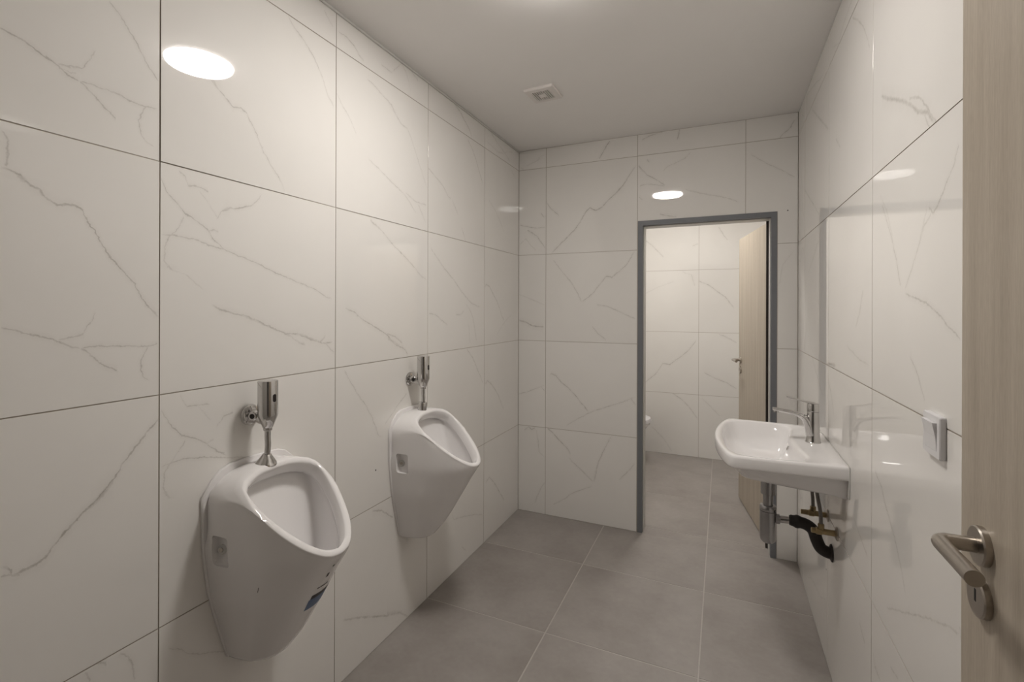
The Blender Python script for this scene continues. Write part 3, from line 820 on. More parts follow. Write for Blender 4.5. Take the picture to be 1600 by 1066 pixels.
tm = box('trim_1', (0.0, Y0, H - 0.011), (0.007, YB - 0.001, H - 0.0002), M['caulk'], bev=0.002, seg=1)
tag(tm, 'thin white sealant bead between left wall and ceiling', 'trim', kind='structure')
# lavatory behind
wtb = box('wall_lavatory_back', (XT0 - 0.1, YT + TT, -0.05), (W + 0.15, YT + 0.12, HT + 0.05), M['grout_wall'])
tag(wtb, 'far tiled wall seen through the open doorway', 'wall', kind='structure')
tile_wall(wtb, 'wcback', (0, YT, 0), (1, 0, 0), (0, -1, 0), [XT0, 1.083 - TW, 1.083, W], rows_to(HT))
wtl = box('wall_lavatory_left', (XT0 - 0.1, YB2, -0.05), (XT0 - TT, YT, HT + 0.05), M['grout_wall'])
tag(wtl, 'tiled left wall of the lavatory that carries the toilet', 'wall', kind='structure')
tile_wall(wtl, 'wcleft', (XT0, 0, 0), (0, 1, 0), (1, 0, 0), [YB2, 3.6, 3.6 + TW, 3.6 + 2 * TW, YT], rows_to(HT))
wtr = box('wall_lavatory_right', (W + TT, YB2, -0.05), (W + 0.15, YT, HT + 0.05), M['grout_wall'])
tag(wtr, 'tiled right wall of the lavatory behind the open door leaf', 'wall', kind='structure')
tile_wall(wtr, 'wcright', (W, 0, 0), (0, 1, 0), (-1, 0, 0), [YB2, 3.5, 3.5 + TW, 3.5 + 2 * TW, YT], rows_to(HT))
wtf = slab_with_door('wall_lavatory_front', YB2, YB2 + 0.006, XT0, W, DX0 + 0.004, DX1 - 0.004, DZ - 0.004, HT, M['caulk'])
tag(wtf, 'pale lavatory side of the wall around the grey door frame', 'wall', kind='structure')
ct = box('ceiling_lavatory', (XT0 - 0.1, YB2, HT), (W + 0.15, YT + 0.1, HT + 0.1), M['plaster'])
tag(ct, 'white painted ceiling of the lavatory behind the doorway', 'ceiling', kind='structure')

# floor: one slab of grout with the tiles as its pieces
fl = box('floor', (-0.15, -1.6, -0.12), (W + 0.15, YT + 0.12, -0.0012), M['grout_floor'])
tag(fl, 'grey stone-look tiled floor with pale joints', 'floor', kind='structure')
XF, YF = 0.5964, 2.5598
def floor_piece(x0, x1, y0, y1, gx0, gx1, gy0, gy1):
    g = 0.0028
    a, b_ = x0 + (g if gx0 else 0), x1 - (g if gx1 else 0)
    c, d = y0 + (g if gy0 else 0), y1 - (g if gy1 else 0)
    if b_ - a < 0.004 or d - c < 0.004: return
    cx, cy = (a + b_) / 2, (c + d) / 2
    bm = bmesh.new()
    add_box(bm, (a - cx, c - cy, -0.006), (b_ - cx, d - cy, 0.0))
    es = [e for e in bm.edges if all(v.co.z > -0.001 for v in e.verts)]
    bmesh.ops.bevel(bm, geom=es, offset=0.0006, segments=1, affect='EDGES')
    o = bm_obj('tile', bm, M['floor'], fl)
    o.location = (cx, cy, 0.0)
def floor_tiles(rx0, rx1, ry0, ry1):
    i0, i1 = math.floor((rx0 - XF) / TF), math.ceil((rx1 - XF) / TF)
    j0, j1 = math.floor((ry0 - YF) / TF), math.ceil((ry1 - YF) / TF)
    for i in range(i0, i1):
        for j in range(j0, j1):
            x0, x1, y0, y1 = XF + i * TF, XF + (i + 1) * TF, YF + j * TF, YF + (j + 1) * TF
            a, b_, c, d = max(x0, rx0), min(x1, rx1), max(y0, ry0), min(y1, ry1)
            if b_ > a and d > c:
                floor_piece(a, b_, c, d, a == x0, b_ == x1, c == y0, d == y1)
floor_tiles(0.0, W, Y0, YB)
floor_tiles(DX0 + 0.03, DX1 - 0.03, YB, YB2 + 0.006)
floor_tiles(XT0, W, YB2 + 0.006, YT)
floor_tiles(EX0, EX1, Y0 - 0.14, Y0)

# corridor outside the entrance, out of view: keeps the doorway closed to the outside
cor = bmesh.new()
add_box(cor, (-0.15, -1.7, -0.12), (W + 0.15, -1.6, H + 0.1))
add_box(cor, (-0.25, -1.6, -0.12), (-0.15, Y0 - 0.15, H + 0.1))
add_box(cor, (W + 0.15, -1.6, -0.12), (W + 0.25, Y0 - 0.15, H + 0.1))
add_box(cor, (-0.15, -1.6, H + 0.05), (W + 0.15, Y0 - 0.15, H + 0.1))
co = bm_obj('wall_corridor', cor, M['hall_dim_grey'])
tag(co, 'unseen corridor walls outside the entrance, grey to dim bounce light', 'wall', kind='structure')

# ------------------------------------------------------------------ door_1: steel frame and wood leaf to the lavatory
d1 = empty('door_1', (DX1, YB, 0))
tag(d1, 'oak door standing open in a grey steel frame to the lavatory', 'door', kind='structure')
fwid = 0.029
ya, yb = YB - 0.004, YB2 + 0.018
def prism_y(bm, poly, y0, y1):
    ring_loft(bm, [[Vector((x, y0, z)) for x, z in poly], [Vector((x, y1, z)) for x, z in poly]])
bm = bmesh.new()
prism_y(bm, [(DX0, 0), (DX0 + fwid, 0), (DX0 + fwid, DZ - fwid), (DX1 - fwid, DZ - fwid), (DX1 - fwid, 0), (DX1, 0), (DX1, DZ), (DX0, DZ)], ya, yb)
fr = bm_obj('door_frame', bm, M['frame'])
# rebate lining, a lighter painted step further in
bm = bmesh.new()
i0, i1, iz = DX0 + fwid, DX1 - fwid, DZ - fwid
prism_y(bm, [(i0, 0), (i0 + 0.004, 0), (i0 + 0.004, iz - 0.004), (i1 - 0.004, iz - 0.004), (i1 - 0.004, 0), (i1, 0), (i1, iz), (i0, iz)], YB + 0.03, yb - 0.03)
lin = bm_obj('rebate', bm, M['caulk'])
gk = box('hinge_gap_shade', (i1 - 0.016, yb - 0.03, 0.0), (i1 - 0.0005, yb - 0.012, iz), M['gap_shade'])  # near-black strip stands in for the shade in the hinge-side gap
bm = bmesh.new()
add_box(bm, (DX1 - 0.002, YB - 0.0025, 0), (DX1 + 0.002, YB - 0.0005, DZ)); add_box(bm, (DX0 - 0.002, YB - 0.0025, 0), (DX0 + 0.002, YB - 0.0005, DZ))
sealj = bm_obj('joint_seal', bm, M['grout_wall'])
hx, hy = 1.527, YB2 + 0.022
lx, ly = 1.396, 3.945
ang = math.atan2(ly - hy, lx - hx)
LL = math.hypot(lx - hx, ly - hy)
leaf = box('door_leaf', (0, -0.04, 0.008), (LL, 0, iz - 0.004), M['wood'], bev=0.0012, seg=1)
def lever_set(parent, M4, length, reach=0.055, rr=0.0095, rose=0.026, drop=0.072, depth=0.009):
    """lever handle; local x = along the leaf toward the hinge side, y = out of the leaf, z = up"""
    o = []
    o.append(lathe('rose', [(0, 0), (rose, 0), (rose, depth * 0.8), (rose - 0.0015, depth), (0, depth)], (0, 0, 0), (0, 1, 0), M['steel'], n=40))
    c = 0.012
    pts = [(0, depth * 0.8, 0), (0, reach - c, 0)]
    for k in range(1, 7):
        a = k / 7 * math.pi / 2
        pts.append((c * (1 - math.cos(a)), reach - c + c * math.sin(a), 0))
    pts += [(c, reach, 0), (length, reach, 0)]
    o.append(tube('lever', pts, rr, M['steel'], n=20))
    k = lathe('keyhole_rose', [(0, 0), (rose, 0), (rose, depth * 0.8), (rose - 0.0015, depth), (0, depth)], (0, 0, -drop), (0, 1, 0), M['steel'], n=40)
    o.append(k)
    bm = bmesh.new()
    add_box(bm, (-0.0035, depth - 0.002, -drop - 0.006), (0.0035, depth + 0.0004, -drop + 0.012), 0.0015, 2)
    kh = bm_obj('keyhole', bm, M['dark'], None, 40)
    o.append(kh)
    for x in o:
        x.parent = parent
        x.matrix_parent_inverse = Matrix.Identity(4)
        x.matrix_basis = M4
    return o
d1_parts = [fr, lin, gk, sealj]
adopt(d1, d1_parts)
leaf.parent = d1
leaf.matrix_parent_inverse = Matrix.Identity(4)
# local frame: x from hinge to free edge, y toward +90 deg (the face seen from the doorway is +y)
leaf.location = (hx - DX1, hy - YB, 0)
leaf.rotation_euler = (0, 0, ang)
lm = Matrix(((-1, 0, 0, LL - 0.06), (0, 1, 0, 0.0), (0, 0, 1, 1.022), (0, 0, 0, 1)))
lever_set(leaf, lm, 0.125, reach=0.055, rr=0.009)

# ------------------------------------------------------------------ door_2: entrance leaf folded back against the right wall
d2 = empty('door_2', (1.60, Y0, 0))
tag(d2, 'oak entrance door folded back against the right wall with steel lever', 'door', kind='structure')
leaf2 = box('door_leaf', (0, 0, 0.008), (0.04, 0.908 - Y0, 2.03), M['wood'], d2, bev=0.001, seg=1)
m4 = Matrix(((0, -1, 0, 0.0), (-1, 0, 0, 0.841 - Y0), (0, 0, 1, 1.078), (0, 0, 0, 1)))
lever_set(leaf2, m4, 0.106, reach=0.048, rr=0.0098, rose=0.0255, drop=0.069)

# small drill holes left in the tiles
for par, p, n in ((wb, (1.612, YB - 0.0001, 1.937), (0, -1, 0)), (wl, (0.0001, 1.568, 0.729), (1, 0, 0)), (wr, (W - 0.0001, 2.264, 0.360), (-1, 0, 0))):
    lathe('drill_hole', [(0, 0), (0.0035, 0), (0.0035, 0.0003), (0, 0.0003)], p, n, M['ink'], par, n=12)
# ------------------------------------------------------------------ urinals
UY = 1.007
ZB = 0.392
HO = [(0.082, 0.0), (0.083, 0.04), (0.089, 0.070), (0.100, 0.112), (0.119, 0.131), (0.158, 0.140), (0.193, 0.1385), (0.248, 0.118), (0.294, 0.092), (0.322, 0.065), (0.341, 0.034), (0.347, 0.0)]
HI = [(0.097, 0.0), (0.098, 0.04), (0.103, 0.070), (0.118, 0.109), (0.136, 0.123), (0.175, 0.1205), (0.228, 0.103), (0.284, 0.072), (0.315, 0.044), (0.327, 0.020), (0.331, 0.0)]
HWALL = [(0.392, 0.080), (0.408, 0.088), (0.5, 0.112), (0.589, 0.137), (0.721, 0.155), (0.846, 0.158), (0.95, 0.158)]
DEP = [(0.392, 0.125), (0.45, 0.174), (0.5, 0.208), (0.6, 0.268), (0.66, 0.304), (0.722, 0.345)]
NB, NS = 13, 21        # points on the back edge / on each side from wall to lip
def resample(pts, n):
    """n points along a polyline by arc length"""
    P = [Vector(p) for p in pts]
    d = [0.0]
    for a, b_ in zip(P, P[1:]):
        d.append(d[-1] + (b_ - a).length)
    out = []
    for k in range(n):
        t = d[-1] * k / (n - 1)
        i = 0
        while i < len(P) - 2 and d[i + 1] < t: i += 1
        f = (t - d[i]) / max(1e-9, d[i + 1] - d[i])
        out.append(P[i].lerp(P[i + 1], min(1, f)))
    return out
def smooth_half(tab):
    """smooth the half outline (x, halfwidth) mirrored about y = 0"""
    full = [Vector((x, y, 0)) for x, y in tab]
    return [(p.x, p.y) for p in smooth_path(full, 6)]
def split_rim(tab, xs):
    c = smooth_half(tab)
    back = [p for p in c if p[0] <= xs]
    side = [p for p in c if p[0] >= xs]
    if back[-1] != side[0]: side = [back[-1]] + side
    return back, side
def rim_loop(tab, xs, lift=0.0, sl=0.8, z0=1.0):
    back, side = split_rim(tab, xs)
    hb = resample([(x, y, 0) for x, y in back], NB // 2 + 1)      # centre -> corner
    hs = resample([(x, y, 0) for x, y in side], NS)               # corner -> lip
    loop = [(p.x, -p.y) for p in reversed(hb)] + [(p.x, p.y) for p in hb[1:]]       # -corner .. +corner
    loop += [(p.x, p.y) for p in hs[1:]] + [(p.x, -p.y) for p in reversed(hs[1:-1])]
    return [Vector((x, UY + y, z0 - sl * x + lift)) for x, y in loop]
# normalised side profile of the shell, from wall (0,1) to lip (1,0)
SIDE = [(0.0, 1.0), (0.10, 0.993), (0.22, 0.972), (0.34, 0.935), (0.46, 0.892), (0.56, 0.868), (0.72, 0.742), (0.85, 0.575), (0.93, 0.41), (0.985, 0.21), (1.0, 0.0)]
sidep = resample([(x, y * 0.46, 0) for x, y in [(p.x, p.y) for p in smooth_path([(x, y, 0) for x, y in SIDE], 5)]], NS)
sidep = [(p.x, p.y / 0.46) for p in sidep]
def shell_loop(f, ztop_fn):
    """f: 0 bottom .. 1 top; every column rises from the bottom outline to its own top height"""
    out = []
    cols = []
    for k in range(NB):
        cols.append((0.0, -1 + 2 * k / (NB - 1)))
    for (x, y) in sidep[1:]: cols.append((x, y))
    for (x, y) in reversed(sidep[1:-1]): cols.append((x, -y))
    for (tx, ty) in cols:
        zt = ztop_fn(tx, ty)
        z = ZB + (zt - ZB) * f
        d = interp(DEP, z); w = interp(HWALL, z)
        if tx == 0.0 and z > 0.80:      # rounded upper corners of the back edge
            w = w
        out.append(Vector((d * tx, UY + w * ty, z)))
    return out
def ztop(tx, ty):
    x = 0.345 * tx
    if tx == 0.0:
        a = abs(ty)
        return 0.944 - 0.012 * a ** 2 - 0.062 * max(0.0, (a - 0.45) / 0.55) ** 2.4
    zc = 0.870 + 0.030 * min(1, x / 0.10)
    return min(1.0 - 0.8 * x - 0.010, zc) if x < 0.14 else 1.0 - 0.8 * x - 0.010
rings = []
def inset_loop(loop, k, cx=0.17):
    return [Vector((cx + (p.x - cx) * k if True else p.x, UY + (p.y - UY) * k, p.z)) for p in loop]
base = shell_loop(0.0, ztop)
inner_b = [Vector((p.x * 0.86, UY + (p.y - UY) * 0.86, p.z - 0.004)) for p in base]
rings += [inner_b, [Vector((p.x * 0.965, UY + (p.y - UY) * 0.965, p.z - 0.002)) for p in base]]
NV = 22
for k in range(NV + 1):
    rings.append(shell_loop(0.012 + 0.988 * k / NV, ztop))
top = rings[-1]
E0 = rim_loop(HO, 0.119)
# blend plateau: from the shell top to the rim
for t, lift in ((0.45, 0.0035), (0.85, 0.002)):
    rings.append([a.lerp(b_, t) + Vector((0, 0, lift * (1.6 if a.x < 1e-4 else 1.0))) for a, b_ in zip(top, E0)])
I0 = rim_loop(HI, 0.136)
rings.append([a.lerp(b_, 0.12) + Vector((0, 0, 0.0028)) for a, b_ in zip(E0, I0)])
rings.append([a.lerp(b_, 0.5) + Vector((0, 0, 0.0042)) for a, b_ in zip(E0, I0)])
rings.append([a.lerp(b_, 0.86) + Vector((0, 0, 0.0028)) for a, b_ in zip(E0, I0)])
nrm = Vector((0.8, 0, 1)).normalized()
rings.append([p - nrm * 0.002 for p in I0])
def sunk(loop, d, k, cx, dz=0.0):
    return [Vector((cx + (p.x - cx) * k, UY + (p.y - UY) * k, p.z)) - nrm * d + Vector((0, 0, dz)) for p in loop]
rings.append(sunk(I0, 0.018, 0.99, 0.18))
rings.append(sunk(I0, 0.034, 0.99, 0.18))
def undercut(p, a):
    b_ = min(1.0, max(0.0, (0.20 - p.x) / 0.09))
    return Vector((p.x - 0.022 * a * b_, UY + (p.y - UY) * (1 + 0.07 * a), p.z - 0.004 - 0.006 * a))
lip = sunk(I0, 0.034, 0.99, 0.18)
rings.append([undercut(p, 0.15) for p in lip])
rings.append([undercut(p, 1.0) for p in lip])
# the bowl below the ledge: back surface runs down and forward, front follows the shell
lv = [(0.10, 0.985), (0.25, 0.94), (0.42, 0.87), (0.60, 0.76), (0.78, 0.60), (0.90, 0.42), (0.97, 0.22)]
ledge = rings[-1]
bot = Vector((0.205, UY, 0.535))
for f, k in lv:
    rr = []
    for p in ledge:
        zz = p.z + (bot.z - p.z) * f
        kx = (1 - f) ** 0.8 if p.x < bot.x else k
        q = Vector((bot.x + (p.x - bot.x) * kx, UY + (p.y - UY) * k, zz))
        q.x = min(q.x, max(interp(DEP, zz) - 0.022, 0.05))
        rr.append(q)
    rings.append(rr)
bm = bmesh.new()
RV = ring_loft(bm, rings)
top_i = 2 + NV          # index of the ring on top of the shell
soft = [v for r in RV[top_i - 5:top_i + 3] for v in r]
for it in range(7):
    keep = {v: v.co.copy() for v in soft}
    bmesh.ops.smooth_vert(bm, verts=soft, factor=0.5, use_axis_x=True, use_axis_y=True, use_axis_z=True)
    for v in soft:
        if keep[v].x < 1e-4: v.co.x = 0.0
        if keep[v].x > 0.16:          # the lip keeps its crisp shape
            v.co = keep[v].lerp(v.co, 0.15)
bmesh.ops.recalc_face_normals(bm, faces=bm.faces)
me = bpy.data.meshes.new('bowl')
bm.to_mesh(me); bm.free()
body = bpy.data.objects.new('bowl', me); link(body)
# fixing pockets cut into both flanks
def cutter(sign):
    bm = bmesh.new()
    yy = UY + sign * 0.165
    y_in, y_out = UY + sign * 0.131, UY + sign * 0.20
    add_box(bm, (0.036, min(y_in, y_out), 0.696), (0.092, max(y_in, y_out), 0.778), 0.010, 3)
    me = bpy.data.meshes.new('pocket'); bmesh.ops.recalc_face_normals(bm, faces=bm.faces); bm.to_mesh(me); bm.free()
    o = bpy.data.objects.new('pocket', me); link(o); return o
cuts = [cutter(-1), cutter(1)]
for c in cuts:
    md = body.modifiers.new('cut', 'BOOLEAN'); md.operation = 'DIFFERENCE'; md.object = c; md.solver = 'EXACT'
bpy.context.view_layer.update()
dg = bpy.context.evaluated_depsgraph_get()
me2 = bpy.data.meshes.new_from_object(body.evaluated_get(dg))
bpy.data.objects.remove(body)
for c in cuts: bpy.data.objects.remove(c)
me2.materials.clear()
me2.name = 'bowl'
ub = finish(me2, 'bowl', M['porcelain'], None, 62)
# thin back flange against the tiles
fl_l = shell_loop(0.03, ztop)
bm = bmesh.new()
out2 = []
for f in (0.0, 0.15, 0.3, 0.45, 0.6, 0.72, 0.84, 0.93, 1.0):
    z = ZB + 0.006 + (0.868 - ZB) * f
    out2.append((interp(HWALL, z) + 0.0045, z))
outl = [(-w, z) for w, z in out2]
for k in range(1, NB - 1):
    ty = -1 + 2 * k / (NB - 1)
    outl.append((ty * 0.1615, ztop(0.0, ty) + 0.0035))
outl += [(w, z) for w, z in reversed(out2)]
bmesh_r = [[Vector((x, UY + y, z)) for y, z in outl] for x in (0.0008, 0.0065)]
bmesh_r.append([Vector((0.009, UY + y * 0.985, ZB + (z - ZB) * 0.997)) for y, z in outl])
ring_loft(bm, bmesh_r)
flg = bm_obj('back_flange', bm, M['porcelain'], None, 40)
fix = []
for s in (-1, 1):
    yy = UY + s * 0.1315
    b1 = lathe('fixing_cap', [(0, 0), (0.0135, 0), (0.0135, 0.004), (0.010, 0.0065), (0, 0.0065)], (0.050, yy, 0.733), (0.25, s, 0.1), M['caulk'], n=20)
    b2 = lathe('screw', [(0, 0), (0.0058, 0), (0.0058, 0.0022), (0, 0.0022)], Vector((0.050, yy, 0.733)) + Vector((0.25, s, 0.1)).normalized() * 0.0065, (0.25, s, 0.1), M['steel'], n=12)
    b2.parent = b1
    fix.append(b1)
u1 = empty('urinal', (0, UY, ZB))
adopt(u1, [ub, flg] + fix)
tag(u1, 'white porcelain wall urinal nearer the viewer with a small blue sticker', 'urinal', 'wall urinals')
def copy_tree(o, parent=None):
    c = o.copy(); COL.objects.link(c)
    if parent is not None:
        c.parent = parent; c.matrix_parent_inverse = o.matrix_parent_inverse.copy()
    for ch in list(o.children):
        copy_tree(ch, c)
    return c
u2 = copy_tree(u1)
u2.location = (0, UY + 0.802, ZB)
tag(u2, 'white porcelain wall urinal farther from the viewer, nearer the back wall', 'urinal', 'wall urinals')
# maker's sticker and small prints on the nearer urinal: patches lying on the front of the shell
def shell_point(z, t):
    """t: -1..1 around the front of the shell (0 = lip line)"""
    d, w = interp(DEP, z), interp(HWALL, z)
    a = abs(t)
    i = a * (len(sidep) - 1)
    j = min(len(sidep) - 2, int(i)); f = i - j
    rev = list(reversed(sidep))
    x = rev[j][0] + (rev[j + 1][0] - rev[j][0]) * f; y = rev[j][1] + (rev[j + 1][1] - rev[j][1]) * f
    return Vector((d * x, UY + w * y * (1 if t >= 0 else -1), z))
def patch(name, z0, z1, t0, t1, mat, nz=4, nt=6, lift=0.0006):
    V, F = [], []
    cen = Vector((0.05, UY, 0.75))
    for lay in (0, 1):
        for i in range(nz + 1):
            for j in range(nt + 1):
                z = z0 + (z1 - z0) * i / nz; t = t0 + (t1 - t0) * j / nt
                p = shell_point(z, t)
                e = 0.01
                n = (shell_point(z, t + e) - shell_point(z, t - e)).cross(shell_point(z + 0.004, t) - shell_point(z - 0.004, t)).normalized()
                if n.dot(p - cen) < 0: n = -n
                V.append(p + n * (lift if lay else -0.0006))
    m = (nz + 1) * (nt + 1); q = nt + 1
    for lay in (0, 1):
        for i in range(nz):
            for j in range(nt):
                a = lay * m + i * q + j
                F.append((a, a + 1, a + q + 1, a + q))
    return mesh_obj(name, V, F, mat, None, 60)
st = patch('sticker', 0.553, 0.589, -0.085, 0.11, M['sticker_blue'])
st['label'] = 'small blue sticker'
sb_ = patch('sticker_band', 0.589, 0.603, -0.075, 0.11, M['sticker_black'], nz=2)
pr1 = patch('printed_mark', 0.622, 0.626, -0.06, 0.04, M['ink'], nz=1)
pr2 = patch('printed_mark', 0.654, 0.667, -0.03, -0.012, M['ink'], nz=1, nt=2)
pr3 = patch('printed_mark', 0.686, 0.692, -0.022, -0.006, M['ink'], nz=1, nt=2)
pr4 = patch('printed_mark', 0.640, 0.655, -0.505, -0.5, M['ink'], nz=1, nt=1)
adopt(u1, [st, sb_, pr1, pr2, pr3, pr4])

# ------------------------------------------------------------------ flush valves
def flush_valve(name, y, label, bell):
    fx = 0.071
    root = empty(name, (0, y, 0.934))
    o = []
    rose_ = lathe('wall_rose', [(0, 0), (0.031, 0), (0.031, 0.003), (0.027, 0.009), (0.016, 0.013), (0.0, 0.013)], (0.0006, y - 0.004, 1.071), (1, 0, 0), M['chrome'], n=36)
    stop = lathe('stop_screw', [(0, 0), (0.0135, 0), (0.0135, 0.010), (0.011, 0.012), (0, 0.012)], (0.030, y - 0.012, 1.072), (0.35, -1, 0), M['chrome'], n=24)
    slot = lathe('screw_recess', [(0, 0), (0.0075, 0), (0.0075, 0.0006), (0, 0.0006)], Vector((0.030, y - 0.012, 1.072)) + Vector((0.35, -1, 0)).normalized() * 0.012, (0.35, -1, 0), M['dark'], n=20)
    slot.parent = stop
    inlet = tube('inlet', [(0.008, y - 0.004, 1.071), (0.030, y - 0.003, 1.068), (0.052, y - 0.001, 1.060), (fx, y, 1.056)], [0.0165, 0.0165, 0.015, 0.012], M['chrome'], n=24)
    bodyp = [(0, 1.0305), (0.0115, 1.0305), (0.0125, 1.032), (0.0125, 1.0385), (0.0145, 1.040), (0.0265, 1.072), (0.0278, 1.078), (0.0278, 1.174), (0.0268, 1.1765), (0.025, 1.177), (0, 1.177)]
    bd = lathe('valve_body', [(r, z - 1.03) for r, z in bodyp], (fx, y, 1.03), (0, 0, 1), M['chrome'], n=40)
    # sensor window: a pill set into the front of the cylinder
    V, F = [], []
    n = 24
    cz, hw_, hh = 1.127, 0.0058, 0.0115
    def cyl(u, v, r):
        a = u / 0.0278
        return Vector((fx + r * math.cos(a), y + r * math.sin(a), cz + v))
    loop = []
    for k in range(n):
        a = 2 * math.pi * k / n
        loop.append((hw_ * math.cos(a), hw_ * math.sin(a) + (hh - hw_ if math.sin(a) > 0 else -(hh - hw_))))
    V = [cyl(u, v, 0.0276) for u, v in loop] + [cyl(u, v, 0.0282) for u, v in loop] + [cyl(0, 0, 0.0283)]
    F = [(i, (i + 1) % n, n + (i + 1) % n, n + i) for i in range(n)] + [(n + i, n + (i + 1) % n, 2 * n) for i in range(n)]
    sw = mesh_obj('sensor_window', V, F, M['sensor'], None, None)
    sw.parent = bd
    # flat facet catch on the cone
    bm = bmesh.new(); add_box(bm, (fx + 0.004, y - 0.0215, 1.046), (fx + 0.015, y - 0.0135, 1.070), 0.002, 2)
    ft = bm_obj('setting_plug', bm, M['chrome'], None, 40)
    ft.parent = bd
    pipe = tube('flush_pipe', smooth_path([(fx, y, 1.034), (fx, y, 1.010), (fx + 0.001, y, 0.990), (fx - 0.001, y, 0.968), (fx - 0.006, y, 0.945)], 5), 0.0085, M['chrome'], n=20)
    bx_ = fx - 0.006
    if bell:
        cn = lathe('bell_cover', [(0, 0.936), (0.0305, 0.936), (0.0305, 0.938), (0.027, 0.943), (0.021, 0.952), (0.0150, 0.960), (0.0115, 0.966), (0.0085, 0.967)], (bx_, y, 0), (0.10, 0, 1), M['chrome'], n=36)
    else:
        cn = lathe('collar', [(0, 0.936), (0.0195, 0.936), (0.0195, 0.972), (0.0175, 0.976), (0.0085, 0.977)], (bx_, y, 0), (0.10, 0, 1), M['chrome'], n=32)
    cn.location.x = -0.093
    adopt(root, [rose_, stop, inlet, bd, pipe, cn])
    return tag(root, label, 'flush valve', 'sensor flush valves')
flush_valve('flush_valve', 0.998, 'chrome sensor flush valve with bell-shaped foot on the nearer urinal', True)
flush_valve('flush_valve', 1.803, 'chrome sensor flush valve with straight collar on the farther urinal', False)

# ------------------------------------------------------------------ washbasin
BY = 2.178
BZ = 0.878
def basin_outline(n_b=33, n_s=15, n_f=30, w0=0.300, w1=0.318, p1=0.352, bow=0.052, r=0.024):
    """(p, q): p from the wall, q along it; closed loop starting at the near wall corner along the wall"""
    back = [(0.0, -w0 + 2 * w0 * k / (n_b - 1)) for k in range(n_b)]
    raw = [(0.0, w0)]
    raw += [(p1 * 0.3, w0 + (w1 - w0) * 0.35), (p1 * 0.6, w0 + (w1 - w0) * 0.7), (p1 - r, w1 - 0.001)]
    raw += [(p1 - r * 0.45, w1 - 0.005), (p1 - r * 0.05, w1 - r * 0.55), (p1 + 0.009, w1 - r * 1.35)]
    for k in range(1, 10):
        q = (w1 - r * 1.35) * (1 - k / 9)
        raw.append((p1 + bow * (1 - (q / w1) ** 2), q))
    half = resample([(p.x, p.y, 0) for p in smooth_path([(a, b_, 0) for a, b_ in raw], 5)], n_s + n_f)
    half = [(p.x, p.y) for p in half]
    return back + half[1:] + [(p, -q) for p, q in reversed(half[1:-1])]
OUT = basin_outline()
NBK = 33
def to_w(p, q, z): return Vector((W - 0.0012 - p, BY + q, z))
def bowl_outline():
    """rounded outline of the bowl opening, wider toward the front, with the tap ledge bulging into it"""
    raw = []
    for (p, q) in [(0.130, 0.0), (0.1290, 0.05), (0.1255, 0.10), (0.119, 0.15), (0.112, 0.20), (0.113, 0.235), (0.132, 0.268), (0.18, 0.284), (0.26, 0.290), (0.318, 0.276), (0.346, 0.235), (0.362, 0.17), (0.372, 0.085), (0.375, 0.0)]:
        raw.append((p, q, 0))
    sm = [(v.x, v.y) for v in smooth_path(raw, 6)]
    nb = NBK // 2 + 1
    i = min(range(len(sm)), key=lambda k: abs(sm[k][0] - 0.112) + abs(sm[k][1] - 0.200))
    hb = resample([(a, b_, 0) for a, b_ in sm[:i + 1]], nb)
    n_side = (len(OUT) - NBK + 1) // 2 + 1
    hs = resample([(a, b_, 0) for a, b_ in sm[i:]], n_side)
    loop = [(p.x, -p.y) for p in reversed(hb)] + [(p.x, p.y) for p in hb[1:]]
    loop += [(p.x, p.y) for p in hs[1:]] + [(p.x, -p.y) for p in reversed(hs[1:-1])]
    return loop
INN = bowl_outline()
assert len(INN) == len(OUT), (len(INN), len(OUT))
R = []
def sc(loop, k, cp, cq=0.0): return [(cp + (p - cp) * k, cq + (q - cq) * k) for p, q in loop]
def under_z(p, f): return 0.768 + 0.062 * min(1, max(0, p / 0.36)) ** 1.5
def keep_wall(loop, ref): return [((0.0 if rp == 0 else p), q) for (p, q), (rp, _) in zip(loop, ref)]
# underside, from the drain boss outward
boss = sc(OUT, 0.10, 0.215)
R.append([to_w(p, q, 0.735) for p, q in boss])
R.append([to_w(p, q, 0.742) for p, q in sc(OUT, 0.2, 0.20)])
R.append([to_w(p, q, 0.752) for p, q in sc(OUT, 0.42, 0.17)])
mid = sc(OUT, 0.80, 0.12)
mid = [((0.0 if rp == 0 else p), q if rp else q / 0.8 * 0.90) for (p, q), (rp, _) in zip(mid, OUT)]
R.append([to_w(p, q, 0.764 if rp == 0 else 0.7615 + 0.03 * (rp / 0.4) ** 1.3) for (p, q), (rp, _) in zip(mid, OUT)])
lo = keep_wall(sc(OUT, 0.905, 0.02), OUT)
R.append([to_w(p, q, 0.770 if rp == 0 else 0.770 + 0.052 * min(1, rp / 0.36) ** 1.15) for (p, q), (rp, _) in zip(lo, OUT)])
lo2 = keep_wall(sc(OUT, 0.925, 0.02), OUT)
R.append([to_w(p, q, BZ - 0.044) for p, q in lo2])
R.append([to_w(p, q, BZ - 0.0455) for p, q in keep_wall(sc(OUT, 0.985, 0.05), OUT)])
R.append([to_w(p, q, BZ - 0.043) for p, q in keep_wall(sc(OUT, 0.996, 0.1), OUT)])
R.append([to_w(p, q, BZ - 0.038) for p, q in OUT])
R.append([to_w(p, q, BZ - 0.010) for p, q in OUT])
R.append([to_w(p, q, BZ - 0.003) for p, q in keep_wall(sc(OUT, 0.995, 0.1), OUT)])
R.append([to_w(p, q, BZ) for p, q in [(max(0.004 if rp == 0 else 0, p), q) for (p, q), (rp, _) in zip(sc(OUT, 0.983, 0.15), OUT)]])
def mixl(a, b_, t): return [(pa + (pb - pa) * t, qa + (qb - qa) * t) for (pa, qa), (pb, qb) in zip(a, b_)]
